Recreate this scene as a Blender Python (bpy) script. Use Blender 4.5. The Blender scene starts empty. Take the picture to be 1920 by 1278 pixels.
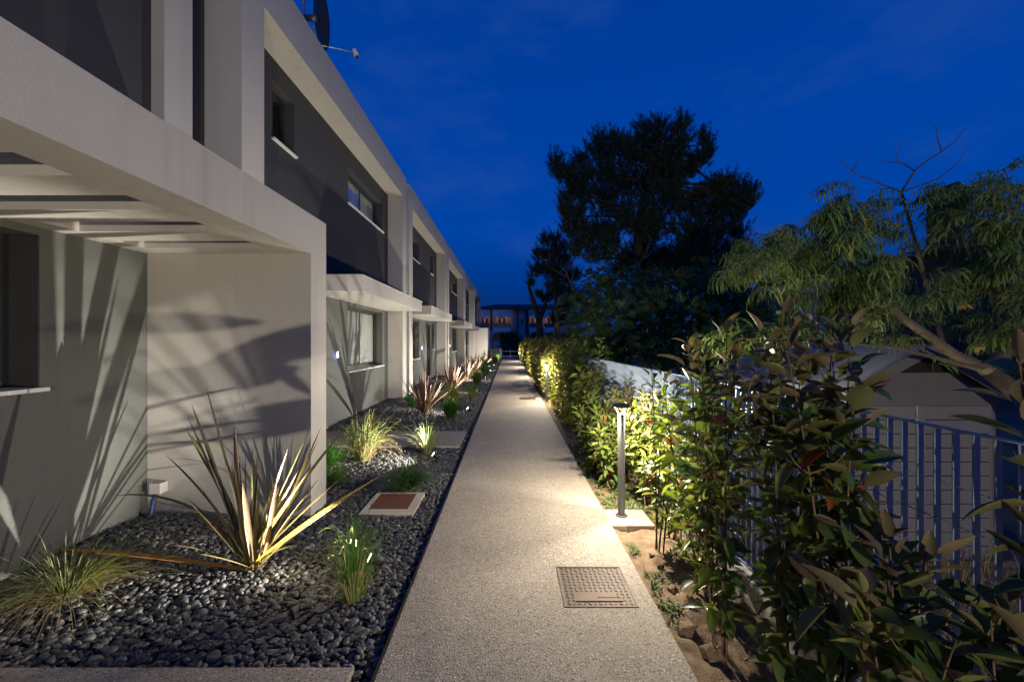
import bpy, bmesh, math, random
import numpy as np
from mathutils import Vector, Matrix, noise

# ---------------------------------------------------------------- camera, sky, exposure
H = 1.6                                   # eye height in metres; layout below is written in eye heights
SC = bpy.context.scene
COL = SC.collection
cam_d = bpy.data.cameras.new('camera'); cam = bpy.data.objects.new('camera', cam_d); COL.objects.link(cam)
cam.location = (0, 0, H); cam.rotation_euler = (math.pi/2, 0, 0)
cam_d.lens = 15.0; cam_d.sensor_width = 36.0; cam_d.shift_x = 0.0026
cam_d.clip_start = 0.05; cam_d.clip_end = 2000
SC.camera = cam
SC.view_settings.view_transform = 'Standard'; SC.view_settings.look = 'None'
SC.view_settings.exposure = 0.0; SC.view_settings.gamma = 1.0; SC.view_settings.use_curve_mapping = False
SC.cycles.max_bounces = 6; SC.cycles.diffuse_bounces = 3; SC.cycles.glossy_bounces = 3
SC.cycles.transmission_bounces = 4; SC.cycles.transparent_max_bounces = 8
SC.cycles.sample_clamp_indirect = 4.0
SC.cycles.caustics_reflective = False; SC.cycles.caustics_refractive = False

W = bpy.data.worlds.new('World'); SC.world = W; W.use_nodes = True
SKY_STRENGTH = 1.0
def build_sky():
    nt = W.node_tree; N = nt.nodes; L = nt.links
    bg = N['Background']
    tc = N.new('ShaderNodeTexCoord'); sep = N.new('ShaderNodeSeparateXYZ')
    L.new(tc.outputs['Generated'], sep.inputs[0])
    rp = N.new('ShaderNodeValToRGB')
    cr = rp.color_ramp
    cr.elements[0].position = 0.0; cr.elements[0].color = (0.002, 0.019, 0.115, 1)
    cr.elements[1].position = 1.0; cr.elements[1].color = (0.000, 0.040, 0.275, 1)
    for p, c in ((0.06, (0.001, 0.024, 0.145)), (0.14, (0.0, 0.040, 0.26)), (0.24, (0.0, 0.056, 0.365)), (0.40, (0.0, 0.052, 0.355)), (0.62, (0.0, 0.044, 0.305))):
        e = cr.elements.new(p); e.color = (*c, 1)
    L.new(sep.outputs['Z'], rp.inputs[0])
    # thin dusk cloud, only a shade paler than the sky
    mp = N.new('ShaderNodeMapping'); mp.inputs['Scale'].default_value = (2.2, 2.2, 5.0); mp.inputs['Rotation'].default_value = (0.5, 0.35, 0.2)
    L.new(tc.outputs['Generated'], mp.inputs[0])
    nz = N.new('ShaderNodeTexNoise'); nz.inputs['Scale'].default_value = 1.6; nz.inputs['Detail'].default_value = 5; nz.inputs['Roughness'].default_value = 0.55
    L.new(mp.outputs[0], nz.inputs['Vector'])
    mr = N.new('ShaderNodeMapRange'); mr.inputs[1].default_value = 0.50; mr.inputs[2].default_value = 0.78; mr.inputs[3].default_value = 0.0; mr.inputs[4].default_value = 0.34
    L.new(nz.outputs['Fac'], mr.inputs[0])
    mx = N.new('ShaderNodeMix'); mx.data_type = 'RGBA'
    L.new(mr.outputs[0], mx.inputs['Factor']); L.new(rp.outputs['Color'], mx.inputs[6]); mx.inputs[7].default_value = (0.035, 0.10, 0.36, 1)
    L.new(mx.outputs[2], bg.inputs['Color']); bg.inputs['Strength'].default_value = SKY_STRENGTH
build_sky()

LAMP_WARM = (1.0, 0.89, 0.71)
LAMP_SPIKE = (1.0, 0.93, 0.80)
BOLLARD_W = 235.0
SPIKE_W = 430.0

random.seed(7)
R = random.random
def U(a, b): return a + (b-a)*random.random()
def P(x, y, z): return Vector((x*H, y*H, z*H))
def at(px, py, Y):                        # a photograph pixel at depth Y (eye heights) -> eye-height coordinates
    return ((px-955)/800*Y, Y, 1-(py-639)/800*Y)
def atw(px, py, Y): return P(*at(px, py, Y))

# ---------------------------------------------------------------- helpers
def tag(o, label=None, cat=None, group=None, kind=None):
    if label: o['label'] = label
    if cat: o['category'] = cat
    if group: o['group'] = group
    if kind: o['kind'] = kind
    return o
def thing(name, label, cat, loc=(0, 0, 0), group=None):
    o = bpy.data.objects.new(name, None); COL.objects.link(o); o.location = loc; o.empty_display_size = 0.1
    return tag(o, label, cat, group)
def wloc(o):
    v = Vector((0, 0, 0))
    while o: v += o.location; o = o.parent
    return v
def mesh_obj(name, bm, mat, parent=None, smooth=False):
    """bm is in world coordinates; the object keeps the parent's origin"""
    me = bpy.data.meshes.new(name)
    if parent is not None: bmesh.ops.translate(bm, vec=-wloc(parent), verts=bm.verts)
    if smooth:
        for f in bm.faces: f.smooth = True
    bm.to_mesh(me); bm.free()
    o = bpy.data.objects.new(name, me); COL.objects.link(o)
    if mat: me.materials.append(mat)
    if parent is not None: o.parent = parent
    return o
def copy_tree(o, parent=None, loc=None):
    c = o.copy(); COL.objects.link(c); c.parent = parent
    if loc is not None: c.location = loc
    for ch in list(o.children): copy_tree(ch, c)
    return c
def box(bm, x0, x1, y0, y1, z0, z1, bev=0.0):
    vs = [bm.verts.new((x, y, z)) for x in (x0, x1) for y in (y0, y1) for z in (z0, z1)]
    fs = [bm.faces.new([vs[i] for i in q]) for q in ((0,1,3,2),(4,6,7,5),(0,4,5,1),(2,3,7,6),(0,2,6,4),(1,5,7,3))]
    if bev > 0:
        es = {e for f in fs for e in f.edges}
        bmesh.ops.bevel(bm, geom=list(es), offset=bev, segments=2, affect='EDGES', profile=0.6)
    return bm
def boxh(bm, x0, x1, y0, y1, z0, z1, bev=0.0): return box(bm, x0*H, x1*H, y0*H, y1*H, z0*H, z1*H, bev)
def tube(bm, pts, rad, n=8, cap=True):
    pts = [Vector(p) for p in pts]; k = len(pts)
    rads = rad if isinstance(rad, (list, tuple)) else [rad]*k
    prev = None; rings = []
    up = Vector((0.31, 0.17, 0.93))
    for i, p in enumerate(pts):
        d = (pts[min(i+1, k-1)] - pts[max(i-1, 0)]).normalized()
        a = d.cross(up)
        if a.length < 1e-3: a = d.cross(Vector((1, 0, 0)))
        a.normalize(); b = d.cross(a)
        rings.append([bm.verts.new(p + (a*math.cos(t)+b*math.sin(t))*rads[i]) for t in [2*math.pi*j/n for j in range(n)]])
    for i in range(k-1):
        for j in range(n):
            f = bm.faces.new((rings[i][j], rings[i][(j+1) % n], rings[i+1][(j+1) % n], rings[i+1][j])); f.smooth = n > 4
    if cap:
        bm.faces.new(rings[0]); bm.faces.new(list(reversed(rings[-1])))
    return bm
def lathe(bm, c, prof, n=24):
    rings = []
    for r, z in prof:
        rings.append([bm.verts.new((c[0]+r*math.cos(2*math.pi*j/n), c[1]+r*math.sin(2*math.pi*j/n), c[2]+z)) for j in range(n)])
    for i in range(len(rings)-1):
        for j in range(n):
            f = bm.faces.new((rings[i][j], rings[i][(j+1) % n], rings[i+1][(j+1) % n], rings[i+1][j])); f.smooth = True
    bm.faces.new(list(reversed(rings[0]))); bm.faces.new(rings[-1])
    return bm
def prism(bm, poly, axis, a, b):
    """poly: list of 2-D points; extruded along axis ('x' or 'y') from a to b"""
    def v(p, t): return (t, p[0], p[1]) if axis == 'x' else (p[0], t, p[1])
    A = [bm.verts.new(v(p, a)) for p in poly]; B = [bm.verts.new(v(p, b)) for p in poly]
    fs = [bm.faces.new(A), bm.faces.new(list(reversed(B)))]
    n = len(poly)
    for i in range(n): fs.append(bm.faces.new((A[i], B[i], B[(i+1) % n], A[(i+1) % n])))
    bmesh.ops.recalc_face_normals(bm, faces=bm.faces)
    return bm
def sheet_holes(u0, u1, v0, v1, holes, place, depth):
    """a slab with rectangular openings. place(u, v) -> world point; depth: thickness vector"""
    bm = bmesh.new()
    us = sorted({u0, u1, *[h[0] for h in holes], *[h[1] for h in holes]}); us = [u for u in us if u0 <= u <= u1]
    vs = sorted({v0, v1, *[h[2] for h in holes], *[h[3] for h in holes]}); vs = [v for v in vs if v0 <= v <= v1]
    cache = {}
    def V(u, v):
        if (u, v) not in cache: cache[(u, v)] = bm.verts.new(place(u, v))
        return cache[(u, v)]
    for i in range(len(us)-1):
        for j in range(len(vs)-1):
            cu, cv = (us[i]+us[i+1])/2, (vs[j]+vs[j+1])/2
            if any(h[0] < cu < h[1] and h[2] < cv < h[3] for h in holes): continue
            bm.faces.new((V(us[i], vs[j]), V(us[i+1], vs[j]), V(us[i+1], vs[j+1]), V(us[i], vs[j+1])))
    r = bmesh.ops.extrude_face_region(bm, geom=list(bm.faces))
    bmesh.ops.translate(bm, vec=Vector(depth), verts=[g for g in r['geom'] if isinstance(g, bmesh.types.BMVert)])
    bmesh.ops.recalc_face_normals(bm, faces=bm.faces)
    return bm

# ---------------------------------------------------------------- materials
def mat_new(name):
    m = bpy.data.materials.new(name); m.use_nodes = True
    return m, m.node_tree.nodes, m.node_tree.links, m.node_tree.nodes['Principled BSDF']
def plain(name, col, rough=0.6, metal=0.0, spec=0.5):
    m, N, L, b = mat_new(name)
    b.inputs['Base Color'].default_value = (*col, 1); b.inputs['Roughness'].default_value = rough
    b.inputs['Metallic'].default_value = metal; b.inputs['Specular IOR Level'].default_value = spec
    return m
def rough_mat(name, col, var=0.12, scale=3.0, bump=0.15, bscale=140.0, rough=0.85, metal=0.0, col2=None, spec=0.3, bdist=0.004):
    """mottled colour + fine relief, in object space metres"""
    m, N, L, b = mat_new(name)
    tc = N.new('ShaderNodeTexCoord')
    n1 = N.new('ShaderNodeTexNoise'); n1.inputs['Scale'].default_value = scale; n1.inputs['Detail'].default_value = 6; n1.inputs['Roughness'].default_value = 0.65
    L.new(tc.outputs['Object'], n1.inputs['Vector'])
    mr = N.new('ShaderNodeMapRange'); mr.inputs[1].default_value = 0.3; mr.inputs[2].default_value = 0.7
    L.new(n1.outputs['Fac'], mr.inputs[0])
    mx = N.new('ShaderNodeMix'); mx.data_type = 'RGBA'
    c2 = col2 or tuple(c*(1-var) for c in col); c1 = col if col2 else tuple(min(1, c*(1+var)) for c in col)
    mx.inputs[6].default_value = (*c1, 1); mx.inputs[7].default_value = (*c2, 1)
    L.new(mr.outputs[0], mx.inputs['Factor']); L.new(mx.outputs[2], b.inputs['Base Color'])
    n2 = N.new('ShaderNodeTexNoise'); n2.inputs['Scale'].default_value = bscale; n2.inputs['Detail'].default_value = 3
    L.new(tc.outputs['Object'], n2.inputs['Vector'])
    bp = N.new('ShaderNodeBump'); bp.inputs['Strength'].default_value = bump; bp.inputs['Distance'].default_value = bdist
    L.new(n2.outputs['Fac'], bp.inputs['Height']); L.new(bp.outputs[0], b.inputs['Normal'])
    b.inputs['Roughness'].default_value = rough; b.inputs['Metallic'].default_value = metal; b.inputs['Specular IOR Level'].default_value = spec
    return m
def plaster(name, col, streak=0.10):
    m = rough_mat(name, col, 0.05, 0.9, 0.55, 120, 0.9, bdist=0.006)
    N = m.node_tree.nodes; L = m.node_tree.links; b = N['Principled BSDF']
    tc = N.new('ShaderNodeTexCoord'); mp = N.new('ShaderNodeMapping'); mp.inputs['Scale'].default_value = (9, 9, 0.45); L.new(tc.outputs['Object'], mp.inputs[0])
    nz = N.new('ShaderNodeTexNoise'); nz.inputs['Scale'].default_value = 1.0; nz.inputs['Detail'].default_value = 6; nz.inputs['Roughness'].default_value = 0.6; L.new(mp.outputs[0], nz.inputs['Vector'])
    n2 = N.new('ShaderNodeTexNoise'); n2.inputs['Scale'].default_value = 0.55; n2.inputs['Detail'].default_value = 3; L.new(tc.outputs['Object'], n2.inputs['Vector'])
    mr = N.new('ShaderNodeMapRange'); mr.inputs[1].default_value = 0.5; mr.inputs[2].default_value = 0.72; L.new(nz.outputs['Fac'], mr.inputs[0])
    m2 = N.new('ShaderNodeMapRange'); m2.inputs[1].default_value = 0.42; m2.inputs[2].default_value = 0.62; m2.inputs[4].default_value = streak; L.new(n2.outputs['Fac'], m2.inputs[0])
    mu = N.new('ShaderNodeMath'); mu.operation = 'MULTIPLY'; L.new(mr.outputs[0], mu.inputs[0]); L.new(m2.outputs[0], mu.inputs[1])
    sb = N.new('ShaderNodeMath'); sb.operation = 'SUBTRACT'; sb.inputs[0].default_value = 1.0; L.new(mu.outputs[0], sb.inputs[1])
    old = b.inputs['Base Color'].links[0].from_socket
    hs = N.new('ShaderNodeHueSaturation'); L.new(old, hs.inputs['Color']); L.new(sb.outputs[0], hs.inputs['Value']); L.new(hs.outputs[0], b.inputs['Base Color'])
    return m
def emit(name, col, s):
    m, N, L, b = mat_new(name)
    b.inputs['Base Color'].default_value = (0.8, 0.8, 0.8, 1)
    b.inputs['Emission Color'].default_value = (*col, 1); b.inputs['Emission Strength'].default_value = s
    return m
def leaf_mat(name, top, under, rough=0.35, trans=0.35, var=0.35, edge=None, spec=0.5):
    m, N, L, b = mat_new(name)
    oi = N.new('ShaderNodeObjectInfo'); geo = N.new('ShaderNodeNewGeometry')
    tc = N.new('ShaderNodeTexCoord')
    nz = N.new('ShaderNodeTexNoise'); nz.inputs['Scale'].default_value = 9.0; nz.inputs['Detail'].default_value = 3
    L.new(geo.outputs['Position'], nz.inputs['Vector'])
    side = N.new('ShaderNodeMix'); side.data_type = 'RGBA'
    L.new(geo.outputs['Backfacing'], side.inputs['Factor'])
    side.inputs[6].default_value = (*top, 1); side.inputs[7].default_value = (*under, 1)
    add = N.new('ShaderNodeMath'); add.operation = 'ADD'
    L.new(oi.outputs['Random'], add.inputs[0]); L.new(nz.outputs['Fac'], add.inputs[1])
    rnd = N.new('ShaderNodeMapRange'); rnd.inputs[1].default_value = 0.2; rnd.inputs[2].default_value = 1.7
    rnd.inputs[3].default_value = 1-var; rnd.inputs[4].default_value = 1+var
    L.new(add.outputs[0], rnd.inputs[0])
    hs = N.new('ShaderNodeHueSaturation'); L.new(rnd.outputs[0], hs.inputs['Value'])
    hr = N.new('ShaderNodeMapRange'); hr.inputs[3].default_value = 0.475; hr.inputs[4].default_value = 0.52
    L.new(oi.outputs['Random'], hr.inputs[0]); L.new(hr.outputs[0], hs.inputs['Hue'])
    last = side.outputs[2]
    if edge:
        uv = N.new('ShaderNodeUVMap'); sp = N.new('ShaderNodeSeparateXYZ'); L.new(uv.outputs[0], sp.inputs[0])
        ab = N.new('ShaderNodeMath'); ab.operation = 'ABSOLUTE'
        sb = N.new('ShaderNodeMath'); sb.operation = 'SUBTRACT'; sb.inputs[1].default_value = 0.5
        L.new(sp.outputs['X'], sb.inputs[0]); L.new(sb.outputs[0], ab.inputs[0])
        wv = N.new('ShaderNodeTexNoise'); wv.inputs['Scale'].default_value = 5.0
        cm = N.new('ShaderNodeCombineXYZ'); mu = N.new('ShaderNodeMath'); mu.operation = 'MULTIPLY'; mu.inputs[1].default_value = 7.0
        L.new(sp.outputs['X'], mu.inputs[0]); L.new(mu.outputs[0], cm.inputs[0])
        m3 = N.new('ShaderNodeMath'); m3.operation = 'MULTIPLY'; m3.inputs[1].default_value = 0.35
        L.new(sp.outputs['Y'], m3.inputs[0]); L.new(m3.outputs[0], cm.inputs[1]); L.new(oi.outputs['Random'], cm.inputs[2]); L.new(cm.outputs[0], wv.inputs['Vector'])
        ad = N.new('ShaderNodeMath'); ad.operation = 'ADD'; L.new(ab.outputs[0], ad.inputs[0])
        w2 = N.new('ShaderNodeMapRange'); w2.inputs[3].default_value = -0.3; w2.inputs[4].default_value = 0.3; L.new(wv.outputs['Fac'], w2.inputs[0]); L.new(w2.outputs[0], ad.inputs[1])
        er = N.new('ShaderNodeMapRange'); er.inputs[1].default_value = 0.2; er.inputs[2].default_value = 0.45; L.new(ad.outputs[0], er.inputs[0])
        em = N.new('ShaderNodeMix'); em.data_type = 'RGBA'; L.new(er.outputs[0], em.inputs['Factor']); L.new(last, em.inputs[6]); em.inputs[7].default_value = (*edge, 1)
        last = em.outputs[2]
    L.new(last, hs.inputs['Color'])
    L.new(hs.outputs[0], b.inputs['Base Color']); b.inputs['Roughness'].default_value = rough; b.inputs['Specular IOR Level'].default_value = spec
    tr = N.new('ShaderNodeBsdfTranslucent')
    gm = N.new('ShaderNodeMix'); gm.data_type = 'RGBA'; gm.blend_type = 'MULTIPLY'; gm.inputs['Factor'].default_value = 1.0
    L.new(hs.outputs[0], gm.inputs[6]); gm.inputs[7].default_value = (1.6, 1.7, 0.7, 1); L.new(gm.outputs[2], tr.inputs['Color'])
    ms = N.new('ShaderNodeMixShader'); ms.inputs[0].default_value = trans
    L.new(b.outputs[0], ms.inputs[1]); L.new(tr.outputs[0], ms.inputs[2]); L.new(ms.outputs[0], N['Material Output'].inputs['Surface'])
    return m
def glass_mat(name, tint=(0.9, 0.92, 0.92), refl=0.12):
    m, N, L, b = mat_new(name)
    tr = N.new('ShaderNodeBsdfTransparent'); tr.inputs['Color'].default_value = (*tint, 1)
    gl = N.new('ShaderNodeBsdfGlossy'); gl.inputs['Roughness'].default_value = 0.03; gl.inputs['Color'].default_value = (0.9, 0.9, 0.9, 1)
    lw = N.new('ShaderNodeLayerWeight'); lw.inputs['Blend'].default_value = 0.25
    mr = N.new('ShaderNodeMapRange'); mr.inputs[3].default_value = refl*0.5; mr.inputs[4].default_value = 0.32; L.new(lw.outputs['Fresnel'], mr.inputs[0])
    ms = N.new('ShaderNodeMixShader'); L.new(mr.outputs[0], ms.inputs[0]); L.new(tr.outputs[0], ms.inputs[1]); L.new(gl.outputs[0], ms.inputs[2])
    L.new(ms.outputs[0], N['Material Output'].inputs['Surface'])
    return m
def path_mat():
    m, N, L, b = mat_new('exposed_aggregate')
    tc = N.new('ShaderNodeTexCoord')
    v1 = N.new('ShaderNodeTexVoronoi'); v1.inputs['Scale'].default_value = 74
    v2 = N.new('ShaderNodeTexVoronoi'); v2.inputs['Scale'].default_value = 150
    nz = N.new('ShaderNodeTexNoise'); nz.inputs['Scale'].default_value = 1.4; nz.inputs['Detail'].default_value = 7; nz.inputs['Roughness'].default_value = 0.7
    for v in (v1, v2, nz): L.new(tc.outputs['Object'], v.inputs['Vector'])
    sp = N.new('ShaderNodeSeparateColor'); L.new(v1.outputs['Color'], sp.inputs[0])
    rp = N.new('ShaderNodeValToRGB'); cr = rp.color_ramp; cr.interpolation = 'LINEAR'
    cr.elements[0].position = 0.0; cr.elements[0].color = (0.03, 0.024, 0.02, 1)
    cr.elements[1].position = 1.0; cr.elements[1].color = (0.70, 0.64, 0.55, 1)
    for p, c in ((0.19, (0.075, 0.062, 0.052)), (0.24, (0.29, 0.245, 0.19)), (0.80, (0.36, 0.31, 0.25)), (0.9, (0.54, 0.48, 0.40))):
        e = cr.elements.new(p); e.color = (*c, 1)
    L.new(sp.outputs[0], rp.inputs[0])
    sp2 = N.new('ShaderNodeSeparateColor'); L.new(v2.outputs['Color'], sp2.inputs[0])
    rp2 = N.new('ShaderNodeValToRGB'); rp2.color_ramp.elements[0].color = (0.19, 0.16, 0.125, 1); rp2.color_ramp.elements[1].color = (0.42, 0.365, 0.29, 1)
    L.new(sp2.outputs[1], rp2.inputs[0])
    st = N.new('ShaderNodeMapRange'); st.inputs[1].default_value = 0.30; st.inputs[2].default_value = 0.36; st.inputs[3].default_value = 1; st.inputs[4].default_value = 0
    L.new(v1.outputs['Distance'], st.inputs[0])
    mx = N.new('ShaderNodeMix'); mx.data_type = 'RGBA'
    L.new(st.outputs[0], mx.inputs['Factor']); L.new(rp2.outputs[0], mx.inputs[6]); L.new(rp.outputs[0], mx.inputs[7])
    mr = N.new('ShaderNodeMapRange'); mr.inputs[1].default_value = 0.3; mr.inputs[2].default_value = 0.7; mr.inputs[3].default_value = 0.86; mr.inputs[4].default_value = 1.1
    L.new(nz.outputs['Fac'], mr.inputs[0])
    hs = N.new('ShaderNodeHueSaturation'); L.new(mr.outputs[0], hs.inputs['Value']); L.new(mx.outputs[2], hs.inputs['Color'])
    L.new(hs.outputs[0], b.inputs['Base Color'])
    ht = N.new('ShaderNodeMath'); ht.operation = 'ADD'; L.new(v1.outputs['Distance'], ht.inputs[0]); L.new(v2.outputs['Distance'], ht.inputs[1])
    bp = N.new('ShaderNodeBump'); bp.invert = True; bp.inputs['Strength'].default_value = 0.55; bp.inputs['Distance'].default_value = 0.004
    L.new(ht.outputs[0], bp.inputs['Height']); L.new(bp.outputs[0], b.inputs['Normal'])
    b.inputs['Roughness'].default_value = 0.8; b.inputs['Specular IOR Level'].default_value = 0.35
    return m
def pebble_mat():
    m, N, L, b = mat_new('black_pebble')
    oi = N.new('ShaderNodeObjectInfo'); tc = N.new('ShaderNodeTexCoord')
    rp = N.new('ShaderNodeValToRGB'); cr = rp.color_ramp
    cr.elements[0].color = (0.032, 0.033, 0.0345, 1); cr.elements[1].color = (0.19, 0.185, 0.17, 1)
    e = cr.elements.new(0.6); e.color = (0.062, 0.062, 0.064, 1); e = cr.elements.new(0.92); e.color = (0.10, 0.098, 0.094, 1)
    L.new(oi.outputs['Random'], rp.inputs[0])
    nz = N.new('ShaderNodeTexNoise'); nz.inputs['Scale'].default_value = 1.5; nz.inputs['Detail'].default_value = 6; L.new(tc.outputs['Object'], nz.inputs['Vector'])
    mr = N.new('ShaderNodeMapRange'); mr.inputs[3].default_value = 0.65; mr.inputs[4].default_value = 1.35; L.new(nz.outputs['Fac'], mr.inputs[0])
    hs = N.new('ShaderNodeHueSaturation'); L.new(rp.outputs[0], hs.inputs['Color']); L.new(mr.outputs[0], hs.inputs['Value']); L.new(hs.outputs[0], b.inputs['Base Color'])
    bp = N.new('ShaderNodeBump'); bp.inputs['Strength'].default_value = 0.15; bp.inputs['Distance'].default_value = 0.003
    L.new(nz.outputs['Fac'], bp.inputs['Height']); L.new(bp.outputs[0], b.inputs['Normal'])
    b.inputs['Roughness'].default_value = 0.5; b.inputs['Specular IOR Level'].default_value = 0.4
    return m
def wood_mat(name, c1, c2):
    m, N, L, b = mat_new(name)
    tc = N.new('ShaderNodeTexCoord'); mp = N.new('ShaderNodeMapping'); mp.inputs['Scale'].default_value = (3, 3, 40)
    L.new(tc.outputs['Object'], mp.inputs[0])
    nz = N.new('ShaderNodeTexNoise'); nz.inputs['Scale'].default_value = 2; nz.inputs['Detail'].default_value = 5; L.new(mp.outputs[0], nz.inputs['Vector'])
    rp = N.new('ShaderNodeValToRGB'); rp.color_ramp.elements[0].color = (*c1, 1); rp.color_ramp.elements[1].color = (*c2, 1)
    rp.color_ramp.elements[0].position = 0.3; rp.color_ramp.elements[1].position = 0.7
    L.new(nz.outputs['Fac'], rp.inputs[0]); L.new(rp.outputs[0], b.inputs['Base Color']); b.inputs['Roughness'].default_value = 0.75
    return m

M = {}
M['cream'] = plaster('cream_plaster', (0.475, 0.45, 0.41), 0.16)
M['grey'] = plaster('grey_plaster', (0.112, 0.115, 0.108), 0.14)
M['dark'] = plaster('charcoal_plaster', (0.055, 0.055, 0.058), 0.18)
M['anthracite'] = rough_mat('anthracite_aluminium', (0.035, 0.036, 0.038), 0.1, 4, 0.05, 300, 0.42, spec=0.5)
M['glass'] = glass_mat('window_glass')
M['curtain'] = rough_mat('white_curtain', (0.74, 0.74, 0.70), 0.04, 4, 0.1, 400, 0.9)
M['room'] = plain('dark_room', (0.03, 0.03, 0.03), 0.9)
M['marble'] = rough_mat('white_marble', (0.66, 0.65, 0.62), 0.08, 8, 0.03, 200, 0.4)
M['roofing'] = rough_mat('roofing_felt', (0.16, 0.16, 0.165), 0.15, 2, 0.3, 90)
M['path'] = path_mat()
M['concrete'] = rough_mat('pale_concrete', (0.42, 0.37, 0.30), 0.14, 6, 0.5, 90, 0.9)
M['edging'] = rough_mat('dark_steel_edging', (0.03, 0.028, 0.026), 0.2, 6, 0.2, 200, 0.6, 0.5)
M['rust'] = rough_mat('rusty_iron', (0.052, 0.046, 0.040), 0.2, 3.2, 0.4, 180, 0.6, 0.3, col2=(0.10, 0.058, 0.034))
M['grate'] = rough_mat('rusty_red_iron', (0.20, 0.075, 0.045), 0.2, 9, 0.4, 180, 0.8, 0.1, col2=(0.13, 0.06, 0.04))
M['pebble'] = pebble_mat()
M['bed'] = rough_mat('dark_bed_soil', (0.022, 0.021, 0.02), 0.3, 8, 0.6, 60, 0.95)
M['soil'] = rough_mat('brown_soil', (0.27, 0.19, 0.115), 0.25, 14, 0.9, 130, 0.95, col2=(0.13, 0.085, 0.05), bdist=0.012)
M['yard'] = rough_mat('dry_yard_soil', (0.13, 0.10, 0.065), 0.3, 3, 0.7, 70, 0.95)
M['asphalt'] = rough_mat('asphalt', (0.05, 0.05, 0.052), 0.2, 2, 0.5, 120, 0.9)
M['bollard'] = rough_mat('bollard_grey_paint', (0.085, 0.083, 0.08), 0.08, 6, 0.05, 250, 0.45)
M['led'] = emit('warm_led', (1.0, 0.86, 0.66), 22.0)
M['spikebody'] = rough_mat('black_metal', (0.02, 0.02, 0.021), 0.1, 6, 0.05, 250, 0.5, 0.3)
M['spikeled'] = emit('spike_led', (1.0, 0.92, 0.78), 60.0)
M['galv'] = rough_mat('galvanised_steel', (0.36, 0.44, 0.56), 0.14, 14, 0.08, 200, 0.38, 0.75)
M['fencebase'] = rough_mat('fence_base_concrete', (0.36, 0.35, 0.33), 0.12, 5, 0.4, 80, 0.9)
M['resin'] = rough_mat('grey_resin_board', (0.175, 0.168, 0.172), 0.04, 5, 0.15, 180, 0.7)
M['resindark'] = rough_mat('shed_trim_resin', (0.13, 0.124, 0.126), 0.04, 5, 0.1, 180, 0.7)
M['resinroof'] = rough_mat('shed_roof_resin', (0.22, 0.23, 0.26), 0.05, 5, 0.1, 180, 0.5)
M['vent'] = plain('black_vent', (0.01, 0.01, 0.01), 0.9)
M['bark'] = rough_mat('tree_bark', (0.115, 0.085, 0.062), 0.3, 12, 0.9, 45, 0.95, col2=(0.055, 0.042, 0.033), bdist=0.02)
M['barkpale'] = rough_mat('acacia_bark', (0.17, 0.135, 0.085), 0.25, 10, 0.6, 60, 0.9, col2=(0.09, 0.075, 0.05), bdist=0.012)
M['stem'] = rough_mat('shrub_stem', (0.13, 0.075, 0.045), 0.25, 20, 0.3, 120, 0.7)
M['leaf_g'] = leaf_mat('photinia_green', (0.10, 0.145, 0.03), (0.16, 0.17, 0.06), 0.42)
M['leaf_d'] = leaf_mat('photinia_deep_green', (0.068, 0.108, 0.026), (0.15, 0.145, 0.06), 0.42)
M['leaf_y'] = leaf_mat('photinia_fresh_green', (0.14, 0.185, 0.03), (0.17, 0.19, 0.05), 0.4, 0.45)
M['leaf_b'] = leaf_mat('photinia_bronze', (0.135, 0.105, 0.042), (0.18, 0.135, 0.08), 0.4, 0.3)
M['leaf_r'] = leaf_mat('photinia_red', (0.20, 0.045, 0.02), (0.22, 0.08, 0.045), 0.35, 0.35)
M['ph_g'] = leaf_mat('flax_green', (0.062, 0.078, 0.018), (0.085, 0.095, 0.03), 0.4, 0.12, edge=(0.125, 0.075, 0.04), var=0.25)
M['ph_b'] = leaf_mat('flax_bronze', (0.125, 0.085, 0.05), (0.15, 0.10, 0.065), 0.42, 0.18, edge=(0.095, 0.04, 0.03), var=0.25)
M['ph_s'] = leaf_mat('flax_straw', (0.135, 0.105, 0.055), (0.15, 0.12, 0.07), 0.5, 0.12, edge=(0.12, 0.07, 0.04), var=0.2)
M['ph_y'] = leaf_mat('flax_yellow', (0.42, 0.27, 0.03), (0.40, 0.24, 0.035), 0.4, 0.3, edge=(0.32, 0.15, 0.04), var=0.15)
M['ph_r'] = leaf_mat('flax_maroon', (0.115, 0.062, 0.052), (0.14, 0.085, 0.07), 0.4, 0.12, edge=(0.24, 0.16, 0.13), var=0.25)
M['gr_g'] = leaf_mat('tuft_green', (0.055, 0.13, 0.022), (0.06, 0.13, 0.03), 0.5, 0.35)
M['gr_d'] = leaf_mat('tuft_deep_green', (0.03, 0.115, 0.014), (0.035, 0.11, 0.02), 0.45, 0.3)
M['gr_o'] = leaf_mat('tuft_olive', (0.17, 0.20, 0.075), (0.17, 0.20, 0.08), 0.55, 0.3)
M['gr_s'] = leaf_mat('tuft_straw', (0.40, 0.29, 0.14), (0.40, 0.29, 0.15), 0.6, 0.25)
M['weed'] = leaf_mat('weed_green', (0.08, 0.14, 0.025), (0.09, 0.14, 0.03), 0.55, 0.3)
M['hay'] = leaf_mat('dry_grass', (0.22, 0.155, 0.075), (0.22, 0.16, 0.08), 0.7, 0.2)
M['hedge'] = leaf_mat('hedge_green', (0.16, 0.175, 0.04), (0.25, 0.21, 0.08), 0.38, 0.4, var=0.6)
M['pine'] = leaf_mat('pine_needles', (0.020, 0.036, 0.015), (0.020, 0.036, 0.015), 0.6, 0.1, var=0.5)
M['fig'] = leaf_mat('fig_leaf', (0.052, 0.105, 0.030), (0.08, 0.12, 0.05), 0.5, 0.3, var=0.4)
M['aca'] = leaf_mat('acacia_frond', (0.14, 0.205, 0.05), (0.16, 0.21, 0.07), 0.5, 0.35, var=0.4)
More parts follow.
